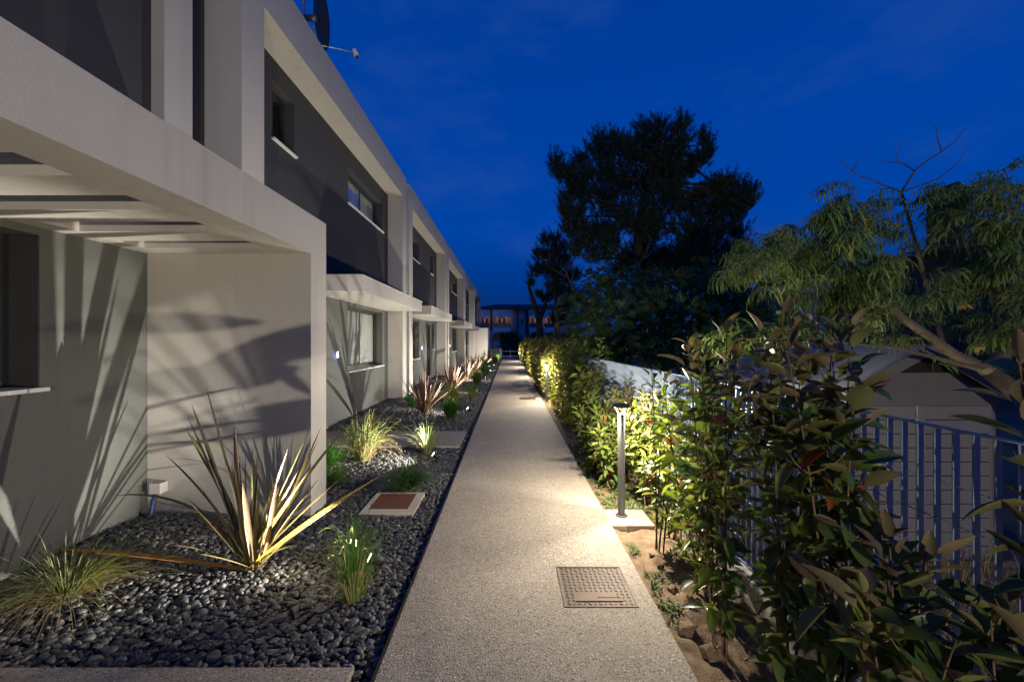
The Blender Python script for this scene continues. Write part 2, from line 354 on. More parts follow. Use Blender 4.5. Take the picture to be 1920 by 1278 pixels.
M['aca_y'] = leaf_mat('acacia_flower', (0.35, 0.24, 0.02), (0.35, 0.24, 0.02), 0.6, 0.3)
M['twig'] = rough_mat('bare_twig', (0.12, 0.095, 0.07), 0.2, 20, 0.2, 100, 0.9)
M['dish'] = rough_mat('dish_dark_metal', (0.10, 0.115, 0.13), 0.1, 6, 0.05, 200, 0.35, 0.4)
M['white'] = plain('white_plastic', (0.7, 0.7, 0.68), 0.4)
M['numeral'] = emit('white_numeral', (0.85, 0.92, 1.0), 2.4)
M['numback'] = emit('blue_backlight', (0.02, 0.10, 1.0), 1.6)
M['pipe'] = plain('blue_conduit', (0.03, 0.07, 0.22), 0.45)
M['villa'] = rough_mat('villa_salmon_render', (0.66, 0.42, 0.30), 0.08, 1, 0.2, 60)
M['villapale'] = rough_mat('villa_pale_render', (0.66, 0.53, 0.45), 0.08, 1, 0.2, 60)
M['villawhite'] = rough_mat('villa_white_render', (0.86, 0.85, 0.84), 0.05, 1, 0.2, 60)
M['tile'] = rough_mat('red_roof_tiles', (0.15, 0.055, 0.04), 0.25, 6, 0.8, 14, 0.85, bdist=0.05)
M['teal'] = plain('teal_balcony_panel', (0.05, 0.16, 0.17), 0.25)
M['brownwood'] = plain('brown_shutter', (0.08, 0.05, 0.035), 0.6)
M['slat'] = wood_mat('oak_slat', (0.22, 0.16, 0.09), (0.34, 0.27, 0.16))
M['villalamp'] = emit('balcony_lamp_glass', (1, .74, .5), 0.7)
M['farhouse'] = rough_mat('dim_brick', (0.06, 0.05, 0.045), 0.15, 2, 0.3, 60)
M['rail'] = plain('white_railing_paint', (0.7, 0.7, 0.7), 0.4)

# ---------------------------------------------------------------- setting: ground, path, beds
PXL, PXR = -0.395, 0.55                   # path edges
def ground():
    bm = bmesh.new()
    q = [(-400, -60), (500, -60), (500, 900), (-400, 900)]
    bm.faces.new([bm.verts.new((x, y, -0.46)) for x, y in q])
    tag(mesh_obj('ground', bm, M['yard']), kind='structure')
    bm = boxh(bmesh.new(), -30, 30, 25.2, 32, -0.4, -0.02)
    tag(mesh_obj('road', bm, M['asphalt']), kind='structure')
    bm = boxh(bmesh.new(), PXL, PXR, -3.2, 24.3, -0.28, 0.012, 0.006)
    tag(mesh_obj('path', bm, M['path']), kind='structure')
    bm = boxh(bmesh.new(), -2.3, PXL-0.008, -3.2, 29.5, -0.28, -0.028)
    tag(mesh_obj('planting_bed', bm, M['bed']), kind='structure')
    o = tag(thing('path_edging', 'thin dark steel strip edging the path beside the pebbles', 'edging', P(PXL-0.004, 0, 0)))
    n = 9
    for i in range(n):
        y0 = -3.0+i*3.0
        mesh_obj('edging_strip', boxh(bmesh.new(), PXL-0.0075, PXL-0.001, y0+0.003, y0+2.997, -0.05, 0.016), M['edging'], o)
    # soil strip right of the path, lumpy
    bm = bmesh.new()
    def h(x, y):
        v = Vector((x, y, 0))
        z = 0.03*noise.noise(v*2.2)+0.022*noise.noise(v*7)+0.014*noise.noise(v*19)+0.008*abs(noise.noise(v*41))
        edge = min(1, max(0, (x-PXR*H)/0.09))
        return -0.035*edge + z*edge - 0.006 + 0.02*edge*max(0, 1-abs(y-2.4)/1.2)
    xs = np.linspace(PXR*H+0.003, 0.945*H, 34)
    ys = list(np.arange(-3.2*H, 7.5, 0.026))+list(np.arange(7.5, 24.3*H, 0.25))
    grid = [[bm.verts.new((x, y, h(x, y))) for x in xs] for y in ys]
    for i in range(len(ys)-1):
        for j in range(len(xs)-1):
            bm.faces.new((grid[i][j], grid[i][j+1], grid[i+1][j+1], grid[i+1][j]))
    tag(mesh_obj('soil_strip', bm, M['soil'], smooth=True), kind='structure')
    bm = boxh(bmesh.new(), PXR+0.002, 0.97, -3.2, 24.3, -0.28, -0.06)
    tag(mesh_obj('soil_bank', bm, M['soil']), kind='structure')
    return h
soil_h = ground()

def pebbles():
    pc = bpy.data.collections.new('pebble_shapes')
    rnd = random.Random(3)
    for k in range(6):
        bm = bmesh.new(); bmesh.ops.create_icosphere(bm, subdivisions=2, radius=1.0)
        ph = Vector((k*7.1, k*3.3, k))
        for v in bm.verts:
            n = v.co.normalized()
            v.co = n*(1+0.20*noise.noise(n*0.9+ph)+0.07*noise.noise(n*2.1+ph))
        for f in bm.faces: f.smooth = True
        me = bpy.data.meshes.new('pebble_shape'); bm.to_mesh(me); bm.free(); me.materials.append(M['pebble'])
        pc.objects.link(bpy.data.objects.new('pebble_shape', me))
    rs = np.random.RandomState(5)
    pts, rot, scl = [], [], []
    def blocked(x, y):
        for (a, b, c, d) in ((-2.3, -0.475, 0.4, 1.305), (-2.3, -0.475, 4.05, 4.72), (-0.868, -0.556, 2.45, 2.805), (-2.3, -0.475, 10.4, 11.1), (-1.175, -0.4, 0, 0), (-2.3, -1.14, 2.47, 2.70), (-2.3, -0.475, 14.1, 14.8)):
            if a*H < x < b*H and c*H < y < d*H: return True
        return False
    y = 1.25*H
    while y < 26*H:
        near = y < 6.0
        sp = 0.030 if near else (0.036 if y < 13 else 0.055)
        x = -2.1*H
        while x < PXL*H-0.03:
            for lay in range(2 if near else 1):
                px, py = x+rs.uniform(-.6, .6)*sp, y+rs.uniform(-.6, .6)*sp
                if blocked(px, py) or px > PXL*H-0.028: continue
                s = (0.012+0.026*rs.beta(1.6, 2.4)+(0.012 if rs.rand() < .03 else 0))*(1.0 if near else 1.2 if y < 13 else 1.7)
                mound = 0.02*noise.noise(Vector((px*1.3, py*1.3, 0)))+0.03*max(0, 1-abs(px/H+1.9)/0.5)
                pts.append((px, py, -0.05+mound+rs.uniform(0.006, 0.026)+0.010*lay))
                rot.append((rs.normal(0, .38), rs.normal(0, .38), rs.uniform(0, 6.28)))
                scl.append((s, s*rs.uniform(.62, .85), s*rs.uniform(.38, .62)))
            x += sp*1.1
        y += sp*1.05
    me = bpy.data.meshes.new('pebbles'); me.from_pydata(pts, [], [])
    for nm, dat in (('rot', rot), ('scl', scl)):
        a = me.attributes.new(nm, 'FLOAT_VECTOR', 'POINT'); a.data.foreach_set('vector', np.array(dat, dtype=np.float32).ravel())
    o = bpy.data.objects.new('pebbles', me); COL.objects.link(o)
    ng = bpy.data.node_groups.new('scatter_pebbles', 'GeometryNodeTree')
    ng.interface.new_socket('Geometry', in_out='INPUT', socket_type='NodeSocketGeometry'); ng.interface.new_socket('Geometry', in_out='OUTPUT', socket_type='NodeSocketGeometry')
    N = ng.nodes; L = ng.links
    gi = N.new('NodeGroupInput'); go = N.new('NodeGroupOutput')
    iop = N.new('GeometryNodeInstanceOnPoints'); ci = N.new('GeometryNodeCollectionInfo')
    ci.inputs['Collection'].default_value = pc; ci.inputs['Separate Children'].default_value = True; ci.inputs['Reset Children'].default_value = True
    iop.inputs['Pick Instance'].default_value = True
    def attr(nm):
        n = N.new('GeometryNodeInputNamedAttribute'); n.data_type = 'FLOAT_VECTOR'; n.inputs['Name'].default_value = nm
        return [s for s in n.outputs if s.enabled and s.name == 'Attribute'][0]
    L.new(gi.outputs[0], iop.inputs['Points']); L.new(ci.outputs[0], iop.inputs['Instance'])
    L.new(attr('rot'), iop.inputs['Rotation']); L.new(attr('scl'), iop.inputs['Scale'])
    L.new(iop.outputs[0], go.inputs[0])
    md = o.modifiers.new('scatter', 'NODES'); md.node_group = ng
    tag(o, 'smooth black pebbles covering the planting bed', 'pebbles', kind='stuff')
pebbles()

def slabs():
    for y0, y1, lab in ((0.4, 1.305, 'aggregate slab crossing the pebbles at the bottom edge, nearest of its kind'), (4.05, 4.72, 'aggregate slab crossing the pebbles behind the pale grass tufts'),
                        (10.4, 11.1, 'far aggregate slab leading to the door of house 5'), (14.1, 14.8, 'farthest aggregate slab in the pebbles, by house 4')):
        o = mesh_obj('stepping_slab', boxh(bmesh.new(), -2.1, -0.475, y0, y1, -0.1, 0.004, 0.006), M['path'])
        tag(o, lab, 'slab', 'slabs across the pebble bed')
slabs()

# ---------------------------------------------------------------- townhouses
XW, XF, XC, XP = -2.11, -1.85, -1.505, -1.155      # wall, frame, canopy and porch planes
ZS, ZT = 3.52, 3.91                                # soffit and roof heights
def window(parent, y0, y1, z0, z1, panes, curtain=False, rec=0.1, sill=True):
    """frame with sliding panes set back in the opening; y, z in eye heights"""
    xw = (XW-rec)*H; Y0, Y1, Z0, Z1 = y0*H, y1*H, z0*H, z1*H; t = 0.045
    bm = sheet_holes(Y0, Y1, Z0, Z1, [(Y0+t, Y1-t, Z0+t, Z1-t)], lambda u, v: (xw, u, v), (-0.06, 0, 0))
    f = mesh_obj('window', bm, M['anthracite'], parent)
    n = panes
    for i in range(n):
        a = Y0+t+(Y1-Y0-2*t)*i/n+0.002; b = Y0+t+(Y1-Y0-2*t)*(i+1)/n-0.002; xo = xw-0.012-0.016*(i % 2); s = 0.042
        sash = mesh_obj('sash', sheet_holes(a, b, Z0+t+.002, Z1-t-.002, [(a+s, b-s, Z0+t+s, Z1-t-s)], lambda u, v: (xo, u, v), (-0.02, 0, 0)), M['anthracite'], f)
        mesh_obj('pane', box(bmesh.new(), xo-0.013, xo-0.008, a+s-0.001, b-s+0.001, Z0+t+s-0.001, Z1-t-s+0.001), M['glass'], f)
    if curtain:
        bm = bmesh.new(); k = 90; xs = []
        for i in range(k+1):
            y = Y0+0.05+(Y1-Y0-0.1)*i/k
            x = xw-0.105+0.022*math.sin(i*0.93)+0.012*math.sin(i*0.37+1)
            xs.append((bm.verts.new((x, y, Z0+0.05)), bm.verts.new((x, y, Z1-0.02))))
        for i in range(k): bm.faces.new((xs[i][0], xs[i+1][0], xs[i+1][1], xs[i][1])).smooth = True
        mesh_obj('curtain', bm, M['curtain'], f)
    if sill:
        mesh_obj('sill', box(bmesh.new(), xw-0.02, XW*H+0.045, Y0-0.03, Y1+0.03, Z0-0.026, Z0+0.004, 0.004), M['marble'], f)
    return f
def house(i, y0, y1, mirror, label, porch=None):
    L0 = y1-y0
    th = thing('townhouse', label, 'house', P(XW, (y0+y1)/2, 0), 'row of townhouses along the path')
    def yy(a, b):
        return (y0+a, y0+b) if not mirror else (y1-b, y1-a)
    up, lo = [], []
    if porch != 'near':
        up = [(*yy(.85, 1.24), 2.81, 3.33, 1, False), (*yy(2.63, 4.15), 2.81, 3.28, 2, True)]
        lo = [(*yy(2.63, 4.15), .6, 1.47, 2, True), (*yy(.66, 1.06), .77, 1.47, 1, False)]
        door = (*yy(1.26, 1.96), 0.0, 1.42)
    else:
        lo = [(0.75, 1.917, .79, 1.475, 2, False)]; door = None
    pl = lambda u, v: (XW*H, u*H, v*H)
    zc = 1.60
    holes = [w[:4] for w in lo] + ([(door[0], door[1], -0.03, door[3])] if door else [])
    mesh_obj('lower_wall', sheet_holes(y0, y1, -0.03, zc, holes, pl, (-0.30, 0, 0)), M['grey'], th)
    mesh_obj('upper_wall', sheet_holes(y0-0.1, y1+0.1, zc, ZT-0.12, [w[:4] for w in up], pl, (-0.30, 0, 0)), M['dark'], th)
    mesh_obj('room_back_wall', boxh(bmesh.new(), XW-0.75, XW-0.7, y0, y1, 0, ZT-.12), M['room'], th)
    mesh_obj('roof', boxh(bmesh.new(), XW-5, XW-0.01, y0-0.1, y1+0.1, ZT-0.118, ZT-0.06), M['roofing'], th)
    for w in up+lo: window(th, w[0], w[1], w[2], w[3], w[4], w[5], 0.135 if porch == 'near' else 0.1)
    if door:
        d = mesh_obj('door', boxh(bmesh.new(), XW-0.09, XW-0.06, door[0]+.002, door[1]-.002, -0.02, door[3]-.002, 0.004), M['anthracite'], th)
        bm = bmesh.new(); yh = (door[0]+0.06 if not mirror else door[1]-0.06)*H
        tube(bm, [(XW*H-0.085, yh, 0.85), (XW*H-0.05, yh, 0.85), (XW*H-0.05, yh, 1.25), (XW*H-0.085, yh, 1.25)], 0.012, 8)
        mesh_obj('handle', bm, M['galv'], d)
        mesh_obj('threshold', boxh(bmesh.new(), XW-0.12, XW+0.02, door[0]-.02, door[1]+.02, -0.03, 0.0095), M['marble'], th)
    # the cream frame: two columns and the roof beam
    xf = XF if porch != 'near' else -2.03
    c = 0.27
    a, b = y0, y1
    if porch == 'near': a, b, c = y0, 2.734, 0.224
    bm = prism(bmesh.new(), [(p*H, q*H) for p, q in ((a, -.03), (a+c, -.03), (a+c, ZS), (b-c, ZS), (b-c, -.03), (b, -.03), (b, ZT), (a, ZT))], 'x', (XW+0.0025)*H, xf*H)
    if porch == 'near':
        bm.free()
        bm = prism(bmesh.new(), [(p*H, q*H) for p, q in ((a, 1.738), (a+c, 1.738), (a+c, ZS), (b-c, ZS), (b-c, 1.738), (b, 1.738), (b, ZT), (a, ZT))], 'x', (XW+0.0025)*H, xf*H)
    mesh_obj('frame', bm, M['cream'], th)
    if porch is None or porch == 'far':
        ca, cb = yy(1.42, 4.39)
        if porch == 'far': ca, cb = y0+.5, y0+1.2
        cn = mesh_obj('canopy', boxh(bmesh.new(), XW+0.002, XC, ca, cb, 1.512, 1.665, 0.004), M['cream'], th)
        mesh_obj('coping', boxh(bmesh.new(), XW+0.002, XC+0.012, ca-0.012, cb+0.012, 1.6665, 1.682, 0.003), M['cream'], cn)
    if porch == 'near':
        mesh_obj('window_reveal', box(bmesh.new(), (XW-0.134)*H, XW*H-0.003, 1.917*H-0.008, 1.917*H-0.0005, .79*H+.006, 1.475*H-.003), M['anthracite'], th)
        slots = [(-2.0, -1.34, y, y+0.162) for y in (-0.53, -0.19, 0.144, 0.48, 0.815, 1.152, 1.492, 1.822, 2.175)]
        bm = sheet_holes(XW+0.002, XP, -1.0, 2.69, slots, lambda u, v: (u*H, v*H, 1.509*H), (0, 0, 0.227*H))
        mesh_obj('porch_roof', bm, M['cream'], th)
        mesh_obj('porch_wall', boxh(bmesh.new(), XW+0.002, XP, 2.484, 2.69, -0.03, 1.5085), M['cream'], th)
    if porch == 'far':
        mesh_obj('porch_wall', boxh(bmesh.new(), XW+0.002, XP, y0+.02, y0+5.9, -0.03, 1.70, 0.004), M['cream'], th)
    return th
Y1A, PIT, LEN = 2.95, 4.95, 4.72
house(0, -2.05, 2.74, True, 'nearest cream and charcoal townhouse, with slotted porch roof over the bed', 'near')
labs = ['townhouse numbered 6, directly beyond the slotted porch, with satellite dish on its roof', 'townhouse numbered 5, third from the camera, with dark front door',
        'townhouse numbered 4, fourth from the camera, beyond house 5', 'fifth townhouse of the row, small, last before the plain cream porch block']
for k in range(4):
    ya = Y1A+k*PIT
    house(k+1, ya, ya+LEN, k % 2 == 1, labs[k])
house(5, Y1A+4*PIT, Y1A+4*PIT+LEN, False, 'farthest townhouse with plain cream porch block at the end of the path', 'far')

def house_number(txt, y, z, label):
    t = thing('house_number_sign', label, 'sign', P(XW, y, z), 'lit house numbers')
    mesh_obj('backlight', box(bmesh.new(), XW*H+0.004, XW*H+0.012, y*H-0.03, y*H+0.03, z*H-0.055, z*H+0.055, 0.003), M['numback'], t)
    cu = bpy.data.curves.new('numeral', 'FONT'); cu.body = txt; cu.size = 0.17; cu.extrude = 0.006; cu.offset = 0.004; cu.align_x = 'CENTER'; cu.align_y = 'CENTER'
    tmp = bpy.data.objects.new('numeral', cu); COL.objects.link(tmp)
    dg = bpy.context.evaluated_depsgraph_get(); me = bpy.data.meshes.new_from_object(tmp.evaluated_get(dg))
    bpy.data.objects.remove(tmp)
    o = bpy.data.objects.new('numeral', me); COL.objects.link(o); me.materials.clear(); me.materials.append(M['numeral'])
    o.parent = t; o.matrix_basis = Matrix.Translation((0.024, 0, 0)) @ Matrix(((0, 0, 1, 0), (1, 0, 0, 0), (0, 1, 0, 0), (0, 0, 0, 1)))
    li = bpy.data.lights.new('backlight_lamp', 'POINT'); li.energy = 0.6; li.color = (0.05, 0.2, 1.0); li.shadow_soft_size = 0.02
    lo = bpy.data.objects.new('backlight_lamp', li); COL.objects.link(lo); lo.parent = t; lo.location = (0.035, -0.06, -0.02)
house_number('6', 5.21, 0.83, 'blue backlit house number 6 on grey wall beside window')
house_number('5', 10.25, 0.83, 'blue backlit house number 5 beside dark front door')
house_number('4', 15.1, 0.83, 'small blue backlit house number 4, farthest one lit')

# ---------------------------------------------------------------- lamps
def bollard(x, y, label, pad=True, lamps=((-0.055, -0.004, .66), (0.055, 0.004, .55)), soft=0.008):
    g = 'bollard lights along the path'
    if pad:
        o = mesh_obj('concrete_pad', boxh(bmesh.new(), PXR+0.003, 0.785, y-0.13, y+0.09, -0.1, 0.006, 0.006), M['concrete'])
        tag(o, 'pale concrete pad under the nearest bollard light', 'pad')
    b = P(x, y, 0.006 if pad else 0.0)
    t = thing('bollard_light', label, 'lamp', b, g)
    mesh_obj('base_plate', lathe(bmesh.new(), b, [(0.052, 0), (0.052, 0.010), (0.047, 0.014)]), M['bollard'], t)
    mesh_obj('post', lathe(bmesh.new(), b, [(0.034, 0.0135), (0.0325, 0.02), (0.0325, 0.925), (0.031, 0.93)]), M['bollard'], t)
    for q in range(3):
        an = math.radians(30+120*q); o_ = Vector((math.cos(an)*.028, math.sin(an)*.028, 0))
        mesh_obj('strut', tube(bmesh.new(), [b+o_+Vector((0, 0, .9302)), b+o_*1.9+Vector((0, 0, .9848))], .0025, 6), M['bollard'], t)
    mesh_obj('head', lathe(bmesh.new(), b, [(0.070, 0.985), (0.076, 0.99), (0.076, 1.010), (0.070, 1.016)]), M['bollard'], t)
    bm = bmesh.new()
    bmesh.ops.create_circle(bm, cap_ends=True, radius=0.05, segments=24)
    bmesh.ops.translate(bm, vec=b+Vector((0, 0, 0.983)), verts=bm.verts)
    mesh_obj('led_disc', bm, M['led'], t)
    for dx, dy, share in lamps:
        li = bpy.data.lights.new('bollard_lamp', 'POINT'); li.energy = BOLLARD_W*share; li.color = LAMP_WARM; li.shadow_soft_size = soft
        lo = bpy.data.objects.new('bollard_lamp', li); COL.objects.link(lo); lo.parent = t
        lo.location = (dx, dy, 0.968)
    return t
bollard(0.638, 2.43, 'nearest dark grey bollard light on a concrete pad by the path')
bollard(0.617, 7.0, 'second bollard light, half sunk in the hedge beside path', pad=False)
bollard(0.61, 11.57, 'third bollard light, tiny glow in the far hedge', pad=False)
bollard(0.61, 16.14, 'fourth bollard light, far off at the hedge edge', pad=False)
bollard(0.61, 20.7, 'farthest bollard light, near the end of the path', pad=False)
bollard(0.638, -3.2, 'bollard light behind the viewpoint, outside the photo', pad=False, lamps=((-0.04, 0.045, 4.9),), soft=0.003)

def spike(x, y, aim, label, w=1.0, cone=128):
    b = P(x, y, -0.02)
    t = thing('spike_spotlight', label, 'spotlight', b, 'spike spotlights in the pebble bed')
    c = b+Vector((0, 0, 0.10))
    d = (P(*aim)-c).normalized()
    mesh_obj('stake', tube(bmesh.new(), [b-Vector((0, 0, 0.05)), b+Vector((0, 0, 0.075))], [0.006, 0.011], 8), M['spikebody'], t)
    mesh_obj('body', tube(bmesh.new(), [c-d*0.05, c-d*0.045, c+d*0.028, c+d*0.045], [0.025, 0.032, 0.034, 0.036], 16), M['spikebody'], t)
    mesh_obj('lens', tube(bmesh.new(), [c+d*0.0455, c+d*0.0475], [0.028, 0.028], 16), M['spikeled'], t)
    li = bpy.data.lights.new('spot_lamp', 'SPOT'); li.energy = SPIKE_W*w; li.color = LAMP_SPIKE; li.shadow_soft_size = 0.0045
    li.spot_size = math.radians(cone); li.spot_blend = 0.9
    lo = bpy.data.objects.new('spot_lamp', li); COL.objects.link(lo); lo.parent = t
    lo.location = (c+d*0.056)-b; lo.rotation_euler = d.to_track_quat('-Z', 'Y').to_euler()
spike(-0.585, 1.87, (-1.85, 1.75, 0.60), 'black spike spotlight beside the nearest grass clump, shining on the flax', 1.5, 80)
spike(-0.61, 3.56, (-1.9, 3.62, 0.85), 'black spike spotlight by the pale grass tufts before the slab')
spike(-0.56, 6.0, (-2.0, 6.0, 0.85), 'spike spotlight by the deep green tuft before maroon flax')
spike(-0.60, 8.3, (-2.0, 8.3, 0.85), 'spike spotlight by the pale dry tuft facing house 5')
spike(-0.58, 10.9, (-2.0, 10.9, 0.85), 'spike spotlight in the bed before the door of house 5')
spike(-0.58, 13.6, (-2.0, 13.6, 0.85), 'far spike spotlight before house 4')
spike(-0.58, 17.0, (-2.0, 17.0, 0.85), 'far spike spotlight near the end of the bed')
spike(-0.58, 21.4, (-1.6, 22.8, 0.85), 'farthest spike spotlight, facing the cream porch block')

# ---------------------------------------------------------------- covers
def covers():
    # chequer plate cover in the path
    def plate(x0, x1, y0, y1, label, detail):
        t = thing('manhole_cover', label, 'manhole cover', P((x0+x1)/2, (y0+y1)/2, 0.012), 'iron covers in the path')
        z = 0.012*H
        X0, X1, Y0, Y1 = x0*H, x1*H, y0*H, y1*H
        mesh_obj('rim', sheet_holes(X0, X1, Y0, Y1, [(X0+.010, X1-.010, Y0+.010, Y1-.010)], lambda u, v: (u, v, z-0.01), (0, 0, 0.014)), M['rust'], t)
        mesh_obj('plate', box(bmesh.new(), X0+.016, X1-.016, Y0+.016, Y1-.016, z-0.012, z+0.001), M['rust'], t)
        if detail:
            # raised chequer lozenges, one shape shared by all
            bm = bmesh.new(); prof = [(-0.013, 0, 0), (0, -0.0042, 0), (0.013, 0, 0), (0, 0.0042, 0)]
            lo = [bm.verts.new(p) for p in prof]; hi = [bm.verts.new((p[0]*.7, p[1]*.6, 0.0035)) for p in prof]
            bm.faces.new(hi)
            for i in range(4): bm.faces.new((lo[i], lo[(i+1) % 4], hi[(i+1) % 4], hi[i]))
            me = bpy.data.meshes.new('chequer_stud'); bm.to_mesh(me); bm.free(); me.materials.append(M['rust'])
            nx, ny = 13, 13
            for i in range(nx):
                for j in range(ny):
                    xx = X0+0.035+(X1-X0-0.07)*i/(nx-1); yv = Y0+0.03+(Y1-Y0-0.055)*j/(ny-1)
                    if 2 <= j <= 3 and 2 <= i <= 9: continue
                    if j in (1,) and 2 <= i <= 10: continue
                    o = bpy.data.objects.new('chequer_stud', me); COL.objects.link(o); o.parent = t
                    o.matrix_basis = Matrix.Translation(Vector((xx, yv, z+0.0012))-wloc(t)) @ Matrix.Rotation(math.radians(45 if (i+j) % 2 else -45), 4, 'Z')
            for a, b in ((0.18, 0.82),):
                xa, xb = X0+(X1-X0)*a, X0+(X1-X0)*b
                mesh_obj('lifting_bar', box(bmesh.new(), xa, xb, Y0+0.055, Y0+0.065, z+0.0012, z+0.006), M['rust'], t)
            for k in range(6):   # worn cast letters, unreadable in the photograph: small raised blocks
                xa = X0+0.22+k*0.019
                mesh_obj('cast_mark', box(bmesh.new(), xa, xa+0.012, Y0+0.095, Y0+0.112, z+0.0012, z+0.004), M['rust'], t)
    plate(0.204, 0.482, 1.584, 1.867, 'rusty square chequer-plate cover set in the path, nearest', True)
    plate(0.17, 0.455, 7.2, 7.49, 'small rusty cover farther along the path by the second bollard', False)
    # grate in concrete surround in the bed
    t = thing('drain_cover', 'rusty ribbed drain cover in a concrete surround among the pebbles', 'drain cover', P(-0.71, 2.63, 0))
    mesh_obj('surround', sheet_holes(-0.868*H, -0.556*H, 2.446*H, 2.807*H, [(-0.842*H, -0.604*H, 2.53*H, 2.79*H)], lambda u, v: (u, v, -0.10), (0, 0, 0.108)), M['concrete'], t)
    mesh_obj('cover_plate', boxh(bmesh.new(), -0.840, -0.606, 2.532, 2.788, -0.02, 0.001), M['grate'], t)
    bm = box(bmesh.new(), -0.0048, 0.0048, -0.195, 0.195, 0, 0.006, 0.0015)
    me = bpy.data.meshes.new('rib'); bm.to_mesh(me); bm.free(); me.materials.append(M['grate'])
    for k in range(22):
        o = bpy.data.objects.new('rib', me); COL.objects.link(o); o.parent = t
        o.location = Vector((-0.835*H+0.012+k*0.0165, 2.66*H, 0.0019))-wloc(t)
covers()

def junction():
    t = thing('junction_box', 'small cream junction box with blue conduit in the porch corner', 'junction box', P(-1.98, 2.46, 0))
    mesh_obj('case', boxh(bmesh.new(), -2.05, -1.985, 2.425, 2.483, 0.13, 0.19, 0.005), M['cream'], t)
    mesh_obj('conduit', tube(bmesh.new(), [P(-2.035, 2.45, 0.13), P(-2.04, 2.445, 0.08), P(-2.055, 2.43, -0.04)], 0.017, 12), M['pipe'], t)
junction()

# ---------------------------------------------------------------- satellite dish, camera
def dish():
    c = P(-1.90, 4.2, 4.17); n = Vector((0.80, 0.55, 0.22)).normalized()
    t = thing('satellite_dish', 'dark satellite dish with feed arm on the roof edge', 'satellite dish', P(-1.98, 4.1, ZT))
    q = n.to_track_quat('Z', 'Y').to_matrix()
    bm = bmesh.new(); rings = []; RR = 0.43
    for i in range(9):
        r = RR*i/8
        rings.append([bm.verts.new(c+q @ Vector((r*math.cos(a)*0.92, r*math.sin(a), 0.42*r*r))) for a in [2*math.pi*j/40 for j in range(40)]] if i else [bm.verts.new(c)])
    for j in range(40): bm.faces.new((rings[0][0], rings[1][j], rings[1][(j+1) % 40])).smooth = True
    for i in range(1, 8):
        for j in range(40): bm.faces.new((rings[i][j], rings[i+1][j], rings[i+1][(j+1) % 40], rings[i][(j+1) % 40])).smooth = True
    bmesh.ops.solidify(bm, geom=list(bm.faces), thickness=0.008)
    mesh_obj('reflector', bm, M['dish'], t)
    low = P(-1.872, 4.22, 3.925); lnb = P(-1.60, 4.42, 3.985)
    mesh_obj('feed_arm', tube(bmesh.new(), [c-n*0.05+Vector((0, 0, -0.1)), low-n*0.03, low, lnb], [0.014, 0.014, 0.012, 0.011], 8), M['galv'], t)
    l = mesh_obj('feed_head', tube(bmesh.new(), [lnb+Vector((0.02, 0.02, -0.05)), lnb+Vector((0.02, 0.02, -0.03)), lnb+Vector((0, 0, 0.03)), lnb+Vector((-0.03, -0.02, 0.04))], [0.035, 0.045, 0.036, 0.028], 14), M['white'], t)
    mesh_obj('feed_cap', tube(bmesh.new(), [lnb+Vector((0.024, 0.024, -0.052)), lnb+Vector((0.022, 0.022, -0.060))], [0.030, 0.028], 14), M['spikebody'], l)
    mesh_obj('mast', tube(bmesh.new(), [P(-1.99, 4.12, ZT-0.06), P(-1.99, 4.12, 4.5)], 0.022, 10), M['galv'], t)
    mesh_obj('bracket', tube(bmesh.new(), [P(-1.99, 4.12, 4.12), c-n*0.02], [0.04, 0.06], 8), M['dish'], t)
dish()
def cctv():
    b = P(-1.83, Y1A+2*PIT-0.12, 1.63)
    t = thing('security_camera', 'small white camera on the column between houses 5 and 4', 'camera', b)
    mesh_obj('mount', tube(bmesh.new(), [b+Vector((-0.04, 0, 0.02)), b+Vector((0.10, 0, 0.02))], 0.014, 8), M['white'], t)
    mesh_obj('housing', tube(bmesh.new(), [b+Vector((0.10, 0.05, 0.02)), b+Vector((0.11, -0.1, -0.01)), b+Vector((0.11, -0.14, -0.02))], [0.03, 0.034, 0.03], 12), M['white'], t)
cctv()

# ---------------------------------------------------------------- plants
def ribbon_bm(pts, widths, side, fold=0.25, up=None, bm=None, uvl=None):
    """folded strip along pts; side: width direction (or None: derived)"""
    own = bm is None
    if own: bm = bmesh.new()
    if uvl is None: uvl = bm.loops.layers.uv.verify()
    rows = []; k = len(pts)
    for i, p in enumerate(pts):
        d = (pts[min(i+1, k-1)]-pts[max(i-1, 0)]).normalized()
        s = (side - d*side.dot(d)).normalized(); nrm = s.cross(d)
        w = widths[i]
        rows.append((bm.verts.new(p-s*w+nrm*w*fold), bm.verts.new(p-nrm*w*fold*0.4), bm.verts.new(p+s*w+nrm*w*fold)))
    for i in range(k-1):
        for c in range(2):
            f = bm.faces.new((rows[i][c], rows[i][c+1], rows[i+1][c+1], rows[i+1][c])); f.smooth = True
            for lp, (uu, vv) in zip(f.loops, ((c/2, i/(k-1)), ((c+1)/2, i/(k-1)), ((c+1)/2, (i+1)/(k-1)), (c/2, (i+1)/(k-1)))): lp[uvl].uv = (uu, vv)
    return bm
def bez(a, c, b, n):
    return [a*(1-t)**2+c*2*t*(1-t)+b*t*t for t in [i/n for i in range(n+1)]]
def blade(t, base, tip, lift, w, mat, seg=11, face=None):
    c = base+(tip-base)*0.5; c.z += lift
    pts = bez(base, c, tip, seg)
    wd = [w*(0.55+0.45*min(1, i/seg*3))*(1-(max(0, i/seg-0.55)/0.45)**2.2)*(1 if i < seg else 0)+0.0008 for i in range(seg+1)]
    h = Vector((tip.x-base.x, tip.y-base.y, 0))
    side = face if face is not None else Vector((-h.y, h.x, 0))
    if side.length < 1e-3: side = Vector((1, 0, 0))
    side = side.normalized()+Vector((U(-.5, .5), U(-.5, .5), U(-.3, .3)))
    return mesh_obj('blade', ribbon_bm(pts, wd, side, U(0.25, 0.55)), mat, t)
